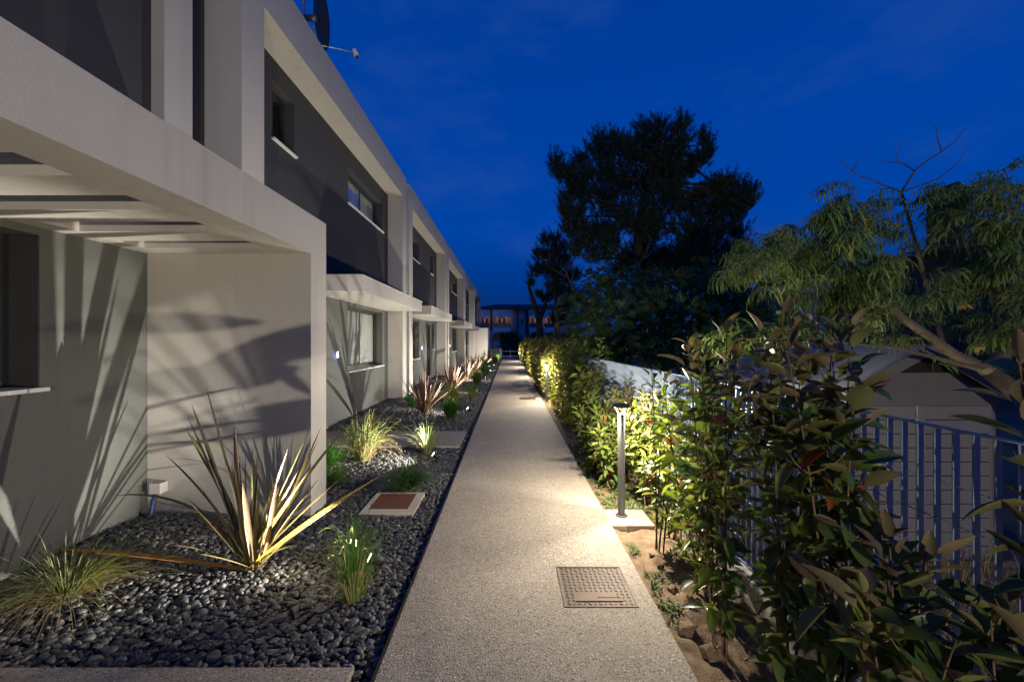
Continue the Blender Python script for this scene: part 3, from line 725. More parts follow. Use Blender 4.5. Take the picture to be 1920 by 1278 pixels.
def flax(x, y, label, n, hgt, spread, mats, w=0.022, tips=(), seed=1, z0=0.0):
    random.seed(seed)
    b = P(x, y, z0)
    t = thing('flax_plant', label, 'plant', b, 'sword-leaved flax plants')
    for (px, py, dy, lift, mk, ww) in tips:
        tip = atw(px, py, y+dy)
        blade(t, b+Vector((U(-.06, .06), U(-.05, .05), -0.01)), tip, lift, ww, M[mk])
    for i in range(n):
        a = i*2.39996+U(-.4, .4); q = (i+0.5)/n
        out = spread*q**0.75*U(.75, 1.15); hh = hgt*(1.05-0.62*q**1.6)*U(.72, 1.08)
        base = b+Vector((math.cos(a), math.sin(a), 0))*U(0.01, 0.06)+Vector((0, 0, -0.01))
        tip = b+Vector((math.cos(a)*out, math.sin(a)*out, hh))
        blade(t, base, tip, U(0.02, 0.16)*hgt*q, w*U(.7, 1.15), M[random.choice(mats)])
    return t
flax(-1.14, 1.90, 'large bronze-green flax with sword leaves before the cream porch wall, nearest', 34, 0.74, 0.62, ['ph_g', 'ph_g', 'ph_g', 'ph_s'], 0.0095, seed=11, tips=[
    (386, 723, .10, .10, 'ph_g', .017), (359, 757, 0, .10, 'ph_g', .024), (351, 780, -.05, .10, 'ph_b', .016), (347, 802, .05, .16, 'ph_g', .024), (439, 793, .0, .03, 'ph_b', .020),
    (310, 852, -.05, .14, 'ph_s', .014), (213, 929, -.1, .34, 'ph_g', .020), (483, 856, .05, .02, 'ph_s', .018), (602, 800, .0, .06, 'ph_b', .021), (598, 822, .08, .08, 'ph_g', .017),
    (580, 807, .1, .05, 'ph_g', .020), (643, 806, -.05, .10, 'ph_g', .022), (669, 870, -.05, .05, 'ph_s', .014), (722, 887, -.12, .08, 'ph_y', .016), (690, 905, .08, .02, 'ph_s', .013),
    (92, 1026, -.16, .045, 'ph_y', .026), (540, 840, -.1, .04, 'ph_s', .018), (420, 850, -.12, .05, 'ph_s', .018), (520, 900, -.18, .02, 'ph_b', .016), (387, 968, -.1, .05, 'ph_b', .014), (560, 880, -.1, .04, 'ph_s', .016), (455, 905, -.2, .03, 'ph_s', .017)])
flax(-1.19, 5.97, 'maroon flax standing before the window of house 6', 42, 0.98, 0.72, ['ph_r', 'ph_r', 'ph_b'], 0.026, seed=12)
flax(-1.15, 8.5, 'maroon flax by the gap between houses 6 and 5', 38, 0.92, 0.72, ['ph_r', 'ph_b', 'ph_b'], 0.026, seed=13)
flax(-1.1, 11.0, 'bronze flax in front of the door of house 5', 36, 0.95, 0.72, ['ph_b', 'ph_r', 'ph_s'], 0.028, seed=14)
flax(-1.1, 13.7, 'bronze flax by the column of house 4', 34, 0.95, 0.72, ['ph_b', 'ph_s', 'ph_r'], 0.03, seed=15)
flax(-1.05, 17.1, 'bronze flax far along the bed before the fifth house', 34, 1.0, 0.72, ['ph_b', 'ph_s'], 0.03, seed=16)
flax(-1.0, 20.2, 'farthest bronze flax beside the cream porch block', 34, 1.1, 0.72, ['ph_b', 'ph_s'], 0.03, seed=17)
flax(1.2, 1.32, 'yellow-edged agave-like plant behind the steel fence', 16, 0.75, 0.35, ['ph_y', 'gr_o', 'ph_s'], 0.04, seed=18, z0=-0.28)

def tuft(x, y, label, n, hgt, spread, w, mats, seed, droop=0.5, straw=0.25, wild=0):
    random.seed(seed)
    b = P(x, y, -0.01)
    t = thing('grass_tuft', label, 'grass tuft', b, 'ornamental grass tufts in the pebbles')
    def build(cnt, mk, lo, hi):
        bm = bmesh.new(); uvl = bm.loops.layers.uv.verify()
        for i in range(cnt):
            a = U(0, 6.283); q = math.sqrt(R()); L_ = hgt*U(lo, hi)
            out = spread*q*U(.6, 1.2); r0 = 0.045*math.sqrt(R())*(hgt/0.4)
            base = b+Vector((math.cos(a)*r0, math.sin(a)*r0, 0))
            tipz = max(0.01, L_*(1-droop*q*U(.5, 1.5)))
            tip = b+Vector((math.cos(a)*out+U(-.05, .05)*spread, math.sin(a)*out+U(-.05, .05)*spread, tipz))
            c = base+(tip-base)*0.42; c.z = max(c.z, L_*U(.65, .95))
            pts = bez(base, c, tip, 5)
            ribbon_bm(pts, [w*k for k in (.7, 1, 1, .85, .55, .12)], Vector((-math.sin(a), math.cos(a), U(-.3, .3))), 0.3, bm=bm, uvl=uvl)
        o = mesh_obj('blades', bm, M[mk], t); o['kind'] = 'stuff'
    build(int(n*(1-straw)), mats[0], .55, 1.1)
    if wild: spread *= 1.5; hgt *= 1.25; build(wild, mats[0], .6, 1.0); spread /= 1.5; hgt /= 1.25
    if straw > 0: build(int(n*straw), mats[1], .3, .75)
    return t
tuft(-1.73, 1.66, 'wide drooping grass tuft with straw centre at the left edge', 460, 0.40, 0.72, 0.0021, ('gr_o', 'gr_s'), 21, 0.72, .40, 70)
tuft(-0.605, 1.66, 'upright green grass clump in front of the nearest spotlight', 190, 0.55, 0.30, 0.0024, ('gr_g', 'gr_s'), 22, 0.45, .4, 26)
tuft(-0.72, 1.99, 'sparse thin grass tuft behind the nearest spotlight', 46, 0.42, 0.30, 0.0034, ('gr_g', 'gr_s'), 41, 0.6, .3)
tuft(-1.244, 3.62, 'tall pale yellow-green grass tuft left of the slab', 280, 0.78, 0.62, 0.004, ('gr_o', 'gr_s'), 23, 0.72, .35, 24)
tuft(-0.735, 3.82, 'upright fine grass tuft at the right end of the slab', 150, 0.58, 0.40, 0.0035, ('gr_o', 'gr_s'), 24, 0.35, .25)
tuft(-0.69, 2.90, 'low bright green mound of grass behind the drain cover', 620, 0.30, 0.40, 0.0032, ('gr_d', 'gr_g'), 25, 0.55, .3)
tuft(-0.77, 5.6, 'deep green grass mound right of the maroon flax', 480, 0.50, 0.46, 0.005, ('gr_d', 'gr_g'), 26, 0.5, .2)
tuft(-1.5, 6.6, 'green grass mound left of the maroon flax by wall', 300, 0.40, 0.5, 0.006, ('gr_d', 'gr_g'), 27, 0.5, .3)
tuft(-1.65, 4.95, 'brown dried grass tuft under the window of house 6', 280, 0.34, 0.36, 0.0035, ('gr_s', 'hay'), 28, 0.7, .5)
tuft(-1.42, 3.30, 'green grass mound half hidden behind the porch wall', 300, 0.42, 0.44, 0.0035, ('gr_d', 'gr_g'), 29, 0.5, .3)
tuft(-1.22, 2.98, 'second green grass mound close behind the porch wall', 240, 0.28, 0.36, 0.003, ('gr_g', 'gr_d'), 30, 0.5, .3)
tuft(-0.95, 7.2, 'pale dry grass tuft before the gap of houses 6 and 5', 360, 0.62, 0.62, 0.006, ('gr_o', 'gr_s'), 31, 0.6, .55)
tuft(-0.66, 7.5, 'olive airy grass tuft near the path by the pale dry tuft', 240, 0.52, 0.42, 0.005, ('gr_g', 'gr_o'), 32, 0.3, .4)
tuft(-0.75, 9.9, 'bright green upright tuft before the bronze flax of house 5', 260, 0.62, 0.42, 0.009, ('gr_g', 'gr_d'), 33, 0.4, .2)
tuft(-0.7, 12.4, 'fresh green tuft near the path, before house 4', 240, 0.62, 0.44, 0.010, ('gr_g', 'gr_o'), 34, 0.4, .2)
tuft(-0.85, 14.8, 'yellow-green tuft far along the bed', 220, 0.7, 0.46, 0.011, ('weed', 'gr_g'), 35, 0.4, .3)
tuft(-0.62, 18.5, 'yellow-green tuft near the end of the bed', 220, 0.7, 0.46, 0.013, ('weed', 'gr_g'), 36, 0.4, .3)
tuft(-0.58, 22.0, 'glowing green tuft at the very end of the bed', 220, 0.75, 0.5, 0.014, ('weed', 'gr_g'), 37, 0.4, .2)

# shrub leaves: a few shapes shared by all
def leaf_mesh(mat, curl, fold, w, seg=6, name='leaf'):
    pts, wd = [], []
    for i in range(seg+1):
        t = i/seg
        pts.append(Vector((0, t, -curl*t*t)))
        wd.append(w*(math.sin(math.pi*min(1, t*0.97+0.03)**0.85)**0.8) if 0 < i < seg else w*0.05)
    bm = ribbon_bm(pts, wd, Vector((1, 0, 0)), fold)
    bmesh.ops.recalc_face_normals(bm, faces=bm.faces)
    if sum(f.normal.z for f in bm.faces) < 0: bmesh.ops.reverse_faces(bm, faces=bm.faces)
    me = bpy.data.meshes.new(name); bm.to_mesh(me); bm.free(); me.materials.append(mat)
    return me
LEAF = {k: [leaf_mesh(M[k], c, f, w) for c, f, w in ((.15, .45, .23), (.32, .35, .25), (.05, .6, .21), (.45, .25, .24), (.7, .5, .2), (-.12, .7, .19))] for k in ('leaf_g', 'leaf_d', 'leaf_y', 'leaf_b', 'leaf_r')}
def frame_m(p, d, nrm, s):
    d = d.normalized(); x = d.cross(nrm)
    if x.length < 1e-3: x = d.cross(Vector((1, 0, 0)))
    x.normalize(); z = x.cross(d)
    return Matrix(((x.x*s, d.x*s, z.x*s, p.x), (x.y*s, d.y*s, z.y*s, p.y), (x.z*s, d.z*s, z.z*s, p.z), (0, 0, 0, 1)))
def join_copies(name, me, mats, mat, parent):
    """many small copies of one mesh as a single part"""
    n = len(me.vertices); co = np.zeros(n*3, dtype=np.float32); me.vertices.foreach_get('co', co); co = co.reshape(-1, 3)
    vs, fs = [], []
    polys = [tuple(p.vertices) for p in me.polygons]
    for k, m_ in enumerate(mats):
        a = np.array(m_); vs.append(co @ a[:3, :3].T + a[:3, 3]); fs += [tuple(i+k*n for i in p) for p in polys]
    o_me = bpy.data.meshes.new(name); o_me.from_pydata(np.concatenate(vs).tolist(), [], fs); o_me.materials.append(mat)
    o = bpy.data.objects.new(name, o_me); COL.objects.link(o); o.parent = parent; o['kind'] = 'stuff'
    return o
def shrub(x, y, label, hgt, nst, nleaf, seed, spread=0.22, ls=0.085, pal=('leaf_g', 'leaf_d', 'leaf_g'), tip='leaf_b', low=0.12, group='photinia shrubs along the path', lean=(0, 0), tops=()):
    random.seed(seed)
    b = P(x, y, 0); b.z = -0.03
    t = thing('photinia_shrub', label, 'shrub', b, group)
    stems = []
    for i in range(nst):
        a = i*2.4+U(-.5, .5); q = (i+.5)/nst
        hh = hgt*H*(U(.80, 1.0) if i else 1.0)
        tp = b+Vector((math.cos(a)*spread*H*q*U(.5, 1.2)+lean[0]*H, math.sin(a)*spread*H*q*U(.6, 1.2)+lean[1]*H, hh))
        if i < len(tops): tp = P(*tops[i])
        mid = b+(tp-b)*0.5+Vector((U(-.06, .06), U(-.06, .06), 0.05))
        stems.append((bez(b+Vector((U(-.05, .05), U(-.05, .05), 0)), mid, tp, 9), 0.0075, True))
    main = list(stems)
    for pts, r, _ in main:
        for k in range(random.randint(2, 4)):
            j = random.randint(3, 7); p = pts[j]; a = U(0, 6.28); ln = U(.12, .34)*(1.1-j/14)
            e = p+Vector((math.cos(a)*ln*.7, math.sin(a)*ln*.7, ln*.8))
            stems.append((bez(p, p+Vector((math.cos(a)*ln*.5, math.sin(a)*ln*.5, ln*.25)), e, 5), 0.0042, False))
    for pts, r, m_ in stems:
        k = len(pts)
        mesh_obj('stem', tube(bmesh.new(), pts, [r*(1-.7*i/(k-1)) for i in range(k)], 6), M['stem'], t)
    tot = sum((pts[-1]-pts[0]).length for pts, _, _ in stems)
    leaves = []
    for pts, r, main_ in stems:
        ln = (pts[-1]-pts[0]).length; n = max(5, int(nleaf*ln/tot)); k = len(pts)-1; a0 = U(0, 6.28)
        for i in range(n):
            u = (i+.5)/n
            u = (low if main_ else 0.15)+(1-(low if main_ else .15))*u**0.8
            f = u*k; j = min(k-1, int(f)); p = pts[j].lerp(pts[j+1], f-j)
            d = (pts[j+1]-pts[j]).normalized(); a = a0+i*2.39996+U(-.3, .3)
            out = Vector((math.cos(a), math.sin(a), 0)); out = (out-d*out.dot(d)).normalized()
            el = math.radians(U(-20, 40)+40*max(0, u-.6)/.4)
            dirn = out*math.cos(el)+d*math.sin(el)
            nrm = d*math.cos(el)-out*math.sin(el)+Vector((U(-.5, .5), U(-.5, .5), U(-.3, .3)))
            young = u > (.86 if main_ else .92)
            mk = (tip if young and R() < .7 else random.choice(pal))
            if not young and R() < .02: mk = 'leaf_r'
            s = ls*U(.6, 1.15)*(1.0 if u < .93 else .85)
            leaves.append((frame_m(p+out*(r+U(0, .03))-b, dirn, nrm, s), mk, random.choice((0, 1, 2, 3, 4, 5))))
    leaves.sort(key=lambda q: (q[0].translation+b).length)
    for m_, mk, v in leaves[:295]:
        o = bpy.data.objects.new('leaf', LEAF[mk][v]); COL.objects.link(o); o.parent = t; o.matrix_basis = m_
    for mk in LEAF:
        rest = [q for q in leaves[295:] if q[1] == mk]
        if rest: join_copies('foliage', LEAF[mk][1], [q[0] for q in rest], M[mk], t)
    return t
G, D, Yl = 'leaf_g', 'leaf_d', 'leaf_y'
shrub(0.96, 0.74, 'photinia shrub at the right edge of the picture, tallest leaves cut off', 0.98, 2, 60, 51, .06, .15, (D, G, D), 'leaf_b', .3, lean=(0.0, 0.02), tops=((0.93, 0.78, 0.97), (0.955, 0.76, 0.72)))
shrub(0.80, 0.82, 'low broad-leaved photinia in the bottom right corner', 0.62, 6, 260, 52, .30, .135, (D, D, G), 'leaf_b', .05)
shrub(0.86, 0.70, 'dark low photinia cut by the bottom right picture edge', 0.55, 5, 160, 65, .22, .14, (D, D, G), 'leaf_b', .05)
shrub(0.80, 1.02, 'tallest dark photinia standing against the shed gable', 1.08, 5, 300, 53, .15, .125, (D, G, D), 'leaf_b', .05)
shrub(0.745, 1.17, 'tall photinia left of the shed with bronze top leaves', 1.10, 5, 330, 54, .17, .12, (D, G, G), 'leaf_b', .05)
shrub(0.69, 1.40, 'leaning tall photinia beside the bare clods of soil', 1.07, 5, 320, 55, .2, .115, (G, D, G), 'leaf_b', .08)
shrub(0.77, 1.70, 'bushy bright photinia below the concrete-grey fence', 0.95, 6, 330, 56, .22, .105, (G, Yl, Yl), Yl, .04)
shrub(0.73, 2.06, 'thin photinia just right of the nearest bollard', 0.88, 4, 170, 57, .18, .105, (G, D, Yl), 'leaf_b', .15)
shrub(0.85, 2.2, 'yellow-green photinia low against the fence behind the bollard', 0.55, 6, 250, 58, .2, .09, (Yl, G, Yl), Yl, .03)
shrub(0.70, 2.98, 'low photinia directly behind the nearest bollard', 0.48, 9, 620, 59, .25, .095, (G, Yl, G), 'leaf_y', .02)
shrub(0.67, 3.40, 'rounded photinia second behind the nearest bollard', 0.62, 9, 680, 60, .26, .095, (G, Yl, G), 'leaf_y', .02)
shrub(0.70, 3.82, 'photinia with one tall bronze shoot above the fence end', 0.80, 9, 680, 61, .27, .10, (Yl, Yl, G), 'leaf_y', .02, tops=((0.80, 3.72, 1.02),))
shrub(0.73, 4.3, 'dark photinia before the solid far hedge begins', 0.84, 9, 700, 62, .22, .10, (G, Yl, G), 'leaf_y', .02)
shrub(0.76, 4.85, 'photinia with tall bronze shoot next to the far hedge', 0.90, 9, 700, 63, .2, .105, (G, Yl, G), 'leaf_b', .02, tops=((0.70, 4.8, 1.06),))
shrub(0.86, 2.62, 'photinia between the nearest bollard and the pale fence', 0.70, 7, 480, 66, .2, .095, (Yl, G, Yl), 'leaf_b', .03)
shrub(0.87, 3.15, 'photinia hugging the pale fence beyond the nearest bollard', 0.74, 7, 480, 67, .2, .095, (G, Yl, G), 'leaf_b', .03)
# shrub beside the bollard behind the viewpoint: its leaves throw the shadows on the porch wall
def shadow_shrub():
    b = P(0.58, -2.7, -0.02)
    t = thing('photinia_shrub', 'photinia shrub behind the viewpoint, outside the photo', 'shrub', b, 'photinia shrubs along the path')
    lamp = P(0.638, -3.2, 0) + Vector((-0.04, 0.045, 0.968)); s = 0.09
    def hit(px, py): return lamp.lerp(atw(px, py, 2.484), s)
    for (xa, ya, xb, yb, hw, v) in ((170, 606, 497, 604, .065, 2), (700, 612, 375, 684, .10, 2), (565, 690, 230, 730, .085, 0), (508, 684, 590, 742, .14, 2), (720, 752, 280, 828, .075, 2), (492, 746, 270, 806, .03, 2), (400, 700, 200, 735, .12, 0)):
        A, B = hit(xa, ya), hit(xb, yb)
        o = bpy.data.objects.new('leaf', LEAF['leaf_d'][v]); COL.objects.link(o); o.parent = t
        o.matrix_basis = frame_m(A-b, B-A, (lamp-A), (B-A).length) @ Matrix.Diagonal((hw/.22, 1, .3, 1))
    for (px, py) in ((700, 612), (720, 752)):
        e = hit(px, py)
        mesh_obj('stem', tube(bmesh.new(), [b, b+(e-b)*.5+Vector((.06, 0, .05)), e], [.007, .005, .002], 6), M['stem'], t)
shadow_shrub()

# far hedge: clipped shrubs whose leaves are too small to pick apart
def hedge_crown(b, rx, ry, hz, n, ls, rnd):
    bm = bmesh.new(); uvl = bm.loops.layers.uv.verify()
    for i in range(n):
        while True:
            v = Vector((rnd.uniform(-1, 1), rnd.uniform(-1, 1), rnd.uniform(-1, 1)))
            if 0.25 < v.length < 1: break
        v = v.normalized()*(v.length**0.35)
        lump = 1+0.28*noise.noise(v*2.3+b)
        p = b+Vector((v.x*rx*lump, v.y*ry*lump, hz*(0.5+0.5*v.z*lump)+0.02))
        if any(abs(p.y-q*H) < .30 and p.x < 0.72*H for q in (7.0, 11.57, 16.14, 20.7)): continue
        if p.y < 7*H and p.y > 5*H and p.x < .64*H: continue
        d = (v+Vector((rnd.uniform(-.8, .8), rnd.uniform(-.8, .8), rnd.uniform(-.2, 1)))).normalized()
        s = ls*rnd.uniform(.7, 1.2)
        sd = d.cross(Vector((rnd.uniform(-1, 1), rnd.uniform(-1, 1), rnd.uniform(-1, 1)))).normalized()
        ribbon_bm([p, p+d*s*.5, p+d*s], [s*.05, s*.26, s*.03], sd, .35, bm=bm, uvl=uvl)
    return bm
def hedge():
    rnd = random.Random(9)
    y = 5.35; k = 0
    while y < 24.0:
        b = P(0.775+rnd.uniform(-.03, .05), y, -0.03)
        t = thing('hedge_shrub', 'dense leafy shrub in the far hedge along the path', 'shrub', b, 'far hedge shrubs')
        far = y > 12
        hz = (0.96+rnd.uniform(-.06, .10)+0.02*max(0, y-7)*0.4)*H
        o = mesh_obj('crown', hedge_crown(b, 0.27*H, 0.42*H, hz, 1500 if not far else 800, 0.085 if not far else 0.12, rnd), M['hedge'] if k % 3 else M['leaf_y'], t); o['kind'] = 'stuff'
        for q in range(3):
            a = q*2.1
            mesh_obj('stem', tube(bmesh.new(), [b, b+Vector((math.cos(a)*.1, math.sin(a)*.1, hz*.5)), b+Vector((math.cos(a)*.2, math.sin(a)*.2, hz*.85))], [.012, .009, .004], 5), M['stem'], t)
        y += 0.58 if not far else 0.8; k += 1
hedge()

def weeds():
    rnd = random.Random(4)
    bm = bmesh.new(); uvl = bm.loops.layers.uv.verify()
    for i in range(900):
        y = 1.5*H+(rnd.random()**1.1)*(4.2-1.5)*H; x = PXR*H+0.03+rnd.random()*0.5
        dens = noise.noise(Vector((x*3, y*3, 5)))
        if dens < 0.0 and y < 2.3*H: continue
        if 2.27*H < y < 2.54*H and x < 0.8*H: continue
        z = soil_h(x, y)
        for j in range(rnd.randint(4, 8)):
            a = rnd.uniform(0, 6.28); L_ = rnd.uniform(.02, .065); o = Vector((math.cos(a), math.sin(a), 0))
            p = Vector((x, y, z-0.003))+o*0.004
            ribbon_bm([p, p+o*L_*.35+Vector((0, 0, L_*.6)), p+o*L_*.9+Vector((0, 0, L_*.7))], [.0015, .005, .0006], Vector((-o.y, o.x, 0)), .2, bm=bm, uvl=uvl)
    tag(mesh_obj('weeds', bm, M['weed']), 'tiny green weeds sprouting from the soil strip', 'weeds', kind='stuff')
    bm = bmesh.new(); uvl = bm.loops.layers.uv.verify()
    for i in range(5200):
        y = U(.45, 3.4)*H; x = U(1.02, 2.9)*H; a = U(0, 6.28); L_ = U(.1, .42)*(0.6+0.8*noise.noise(Vector((x, y, 3)))**2)
        o = Vector((math.cos(a), math.sin(a), 0)); p = Vector((x, y, -0.465))
        if (1.95*H < x < 2.93*H and y > 2.45*H): continue
        ribbon_bm([p, p+o*L_*.25+Vector((0, 0, L_*.75)), p+o*L_*.7+Vector((0, 0, L_*.85))], [.003, .0025, .0005], Vector((-o.y, o.x, 0)), .2, bm=bm, uvl=uvl)
    tag(mesh_obj('dry_grass', bm, M['hay']), 'dry straw-coloured grass in the yard behind the fence', 'grass', kind='stuff')
    # clods of earth by the near shrubs
    rc = random.Random(12)
    for i, (px, py, r) in enumerate(((1290, 1175, .05), (1262, 1100, .032), (1335, 1215, .045), (1300, 1120, .04), (1255, 1140, .022), (1345, 1150, .04), (1240, 1055, .02), (1275, 1135, .026), (1222, 1035, .016))):
        Yd = 800/(py-639); c = P((px-955)/800*Yd, Yd, -0.012)
        bm = bmesh.new(); bmesh.ops.create_icosphere(bm, subdivisions=3, radius=1)
        for v in bm.verts:
            n_ = v.co.normalized(); v.co = c+Vector((n_.x*r*1.2, n_.y*r, n_.z*r*.75))*(1+.7*noise.noise(n_*1.6+Vector((i*3, 0, 0)))+.4*noise.noise(n_*3.7+Vector((i, 2, 0)))+.2*noise.noise(n_*9+Vector((i, 2, 5))))
        o = mesh_obj('soil_clod', bm, M['soil'], smooth=True)
        tag(o, 'rough brown clod of earth on the soil strip by the path', 'clod', 'clods of earth')
weeds()

# ---------------------------------------------------------------- fence
def fence():
    t = thing('steel_fence', 'galvanised steel grating fence of upright flat bars on a concrete base', 'fence', P(0.97, 0, 0))
    x0, x1 = 0.955*H, 0.955*H+0.025; ya, yb = -1.2*H, 5.72*H; zb, zt = 0.10*H, 0.806*H
    mesh_obj('base_wall', boxh(bmesh.new(), 0.92, 1.0, -1.25, 5.76, -0.29, 0.085, 0.008), M['fencebase'], t)
    bm = box(bmesh.new(), 0, 0.025, -0.0016, 0.0016, 0, zt-zb)
    me = bpy.data.meshes.new('upright_bar'); bm.to_mesh(me); bm.free(); me.materials.append(M['galv'])
    y = ya; k = 0
    while y < yb:
        o = bpy.data.objects.new('upright_bar', me); COL.objects.link(o); o.parent = t; o.location = Vector((x0, y, zb))-wloc(t)
        y += 0.064; k += 1
    mesh_obj('top_rail', box(bmesh.new(), x0-0.002, x1+0.002, ya-.02, yb+.02, zt+0.0005, zt+0.006), M['galv'], t)
    mesh_obj('bottom_rail', box(bmesh.new(), x0-0.002, x1+0.002, ya-.02, yb+.02, zb-0.006, zb-0.0005), M['galv'], t)
    for k in range(1, 8):
        z = zb+k*0.134
        mesh_obj('cross_rod', tube(bmesh.new(), [(x0+0.0125, ya, z), (x0+0.0125, yb, z)], 0.0024, 6), M['galv'], t)
    for y in (-1.2, 0.15, 1.36, 2.6, 3.84, 5.08, 5.73):
        mesh_obj('post', box(bmesh.new(), x1+0.004, x1+0.010, y*H-.03, y*H+.03, 0.08*H, zt+.01), M['galv'], t)
fence()

# ---------------------------------------------------------------- garden shed behind the fence
def shed():
    Y0, Y1_ = 2.5, 4.0; xa, xb = 1.984, 2.85; xm = (xa+xb)/2+0.005; zg = -0.285; ze = 0.70; zr = 0.952
    t = thing('garden_shed', 'grey resin garden shed with low gable roof behind the fence', 'shed', P(xm, (Y0+Y1_)/2, zg))
    # front boards between the corner posts, each a board of its own, left and right of the door seam
    zt = 0.62; nb = 11; hb = (zt-zg)/nb
    for k in range(nb):
        z0 = zg+k*hb
        for (p, q) in ((xa+.03, 2.385), (2.44, xb-.03)):
            mesh_obj('front_board', boxh(bmesh.new(), p, q, Y0+.004, Y0+.02, z0+.002, z0+hb-.002, 0.004), M['resin'], t)
        mesh_obj('side_board', boxh(bmesh.new(), xa+.004, xa+.02, Y0+.03, Y1_-.03, z0+.002, z0+hb-.002, 0.004), M['resin'], t)
        mesh_obj('side_board', boxh(bmesh.new(), xb-.02, xb-.004, Y0+.03, Y1_-.03, z0+.002, z0+hb-.002, 0.004), M['resin'], t)
    for p in (xa, xb-.03):
        for y in (Y0, Y1_-.03): mesh_obj('corner_post', boxh(bmesh.new(), p, p+.03, y, y+.03, zg, zt, 0.004), M['resindark'], t)
    mesh_obj('door_seam_post', boxh(bmesh.new(), 2.388, 2.437, Y0-.004, Y0+.02, zg, zt, 0.006), M['resin'], t)
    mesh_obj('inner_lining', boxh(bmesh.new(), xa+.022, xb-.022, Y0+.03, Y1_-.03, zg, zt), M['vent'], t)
    mesh_obj('header', prism(bmesh.new(), [(p*H, q*H) for p, q in ((xa-.01, zt+.001), (xb+.01, zt+.001), (xb+.01, ze), (xm+.26, 0.815), (xm-.26, 0.815), (xa-.01, ze))], 'y', (Y0-.008)*H, (Y0+.05)*H), M['resindark'], t)
    mesh_obj('gable_vent', prism(bmesh.new(), [(p*H, q*H) for p, q in ((xm-.26, .8165), (xm+.26, .8165), (xm+.02, .905), (xm-.02, .905))], 'y', (Y0+.01)*H, (Y0+.05)*H), M['vent'], t)
    for s, e in ((-1, xa-.05), (1, xb+.05)):
        y0, y1 = Y0-.04, Y1_+.04
        A = (e, ze-.02); B = (xm, zr); d = 0.028
        poly = [(A[0]*H, A[1]*H), (B[0]*H-(0 if s > 0 else 0.001), B[1]*H), (B[0]*H-(0 if s > 0 else 0.001), (B[1]+d)*H), (A[0]*H, (A[1]+d)*H)]
        mesh_obj('roof_panel', prism(bmesh.new(), poly, 'y', y0*H, y1*H), M['resinroof'], t)
        poly = [(A[0]*H, (A[1]-.03)*H), (B[0]*H-(0 if s > 0 else 0.001), (B[1]-.03)*H), (B[0]*H-(0 if s > 0 else 0.001), (B[1]+d+.004)*H), (A[0]*H, (A[1]+d+.004)*H)]
        mesh_obj('verge_board', prism(bmesh.new(), poly, 'y', (y0-.015)*H, (y0-.001)*H), M['resindark'], t)
    mesh_obj('back_wall', boxh(bmesh.new(), xa+.03, xb-.03, Y1_-.02, Y1_, zg, ze+.1), M['resin'], t)
shed()

# ---------------------------------------------------------------- trees
def limb(bm, a, b, r0, r1, rnd, wob=0.12, n=7, sides=8):
    L_ = (b-a).length; ph = Vector((rnd.uniform(0, 50), rnd.uniform(0, 50), 0))
    pts = []
    for i in range(n+1):
        t = i/n; p = a.lerp(b, t); w = math.sin(math.pi*t)*wob*L_
        p = p+Vector((noise.noise(ph+Vector((t*2, 0, 0))), noise.noise(ph+Vector((0, t*2, 7))), noise.noise(ph+Vector((3, 0, t*2)))))*w
        pts.append(p)
    tube(bm, pts, [r0+(r1-r0)*i/n for i in range(n+1)], sides)
    return pts
def needles(bm, p, d, L_, n, rnd, w=0.007):
    for i in range(n):
        v = (d*rnd.uniform(.2, 1.3)+Vector((rnd.gauss(0, .6), rnd.gauss(0, .6), rnd.gauss(0, .6)))).normalized()
        s = v.cross(Vector((rnd.uniform(-1, 1), rnd.uniform(-1, 1), rnd.uniform(-1, 1)))).normalized()*w
        q = p+v*L_*.05; e = p+v*L_*rnd.uniform(.7, 1.15)
        bm.faces.new((bm.verts.new(q-s), bm.verts.new(q+s), bm.verts.new(e)))
def pine(label, Yc, base_px, trunk, lobes, seed, scale=1.0, tuftL=0.26, dens=1.0):
    """lobes: (px, py, radius_px) seen in the photograph; spread in depth round Yc"""
    rnd = random.Random(seed)
    b = atw(base_px, 0, Yc); b.z = -0.46
    t = thing('pine_tree', label, 'tree', b, 'pine trees beyond the hedge')
    bm = bmesh.new()
    tr = [atw(px, py, Yc+dy) for px, py, dy in trunk]
    full = [b]+tr
    for i in range(len(full)-1): limb(bm, full[i], full[i+1], 0.19*scale*(1-i/len(full)*.7), 0.19*scale*(1-(i+1)/len(full)*.7), rnd, .05)
    cn = bmesh.new()
    for (px, py, r) in lobes:
        dy = rnd.uniform(-.9, .9); c = atw(px, py, Yc+dy); rr = r/800*Yc*H*1.02
        j = min(range(len(tr)), key=lambda q: (tr[q]-c).length+rnd.random()*.4)
        pts = limb(bm, tr[j], c+Vector((0, 0, -rr*.2)), 0.06*scale, 0.018*scale, rnd, .12, 6, 6)
        n = int(88*dens*(rr/0.5)**1.8)+8
        for i in range(n):
            v = Vector((rnd.gauss(0, 1), rnd.gauss(0, 1), rnd.gauss(0, 1))).normalized()
            p = c+Vector((v.x*rr, v.y*rr, v.z*rr*.85))*(rnd.random()**.5)*(1+.4*noise.noise(v*2+c))
            d = (v*.55+Vector((rnd.gauss(0, .25), rnd.gauss(0, .25), .9))).normalized()
            sl = rnd.uniform(.22, .5)
            for k in range(6): needles(cn, p+d*sl*k/5, d, tuftL*rnd.uniform(.7, 1.1)*(1-.35*k/5), 9, rnd, .009)
    mesh_obj('trunk', bm, M['bark'], t)
    o = mesh_obj('crown', cn, M['pine'], t); o['kind'] = 'stuff'
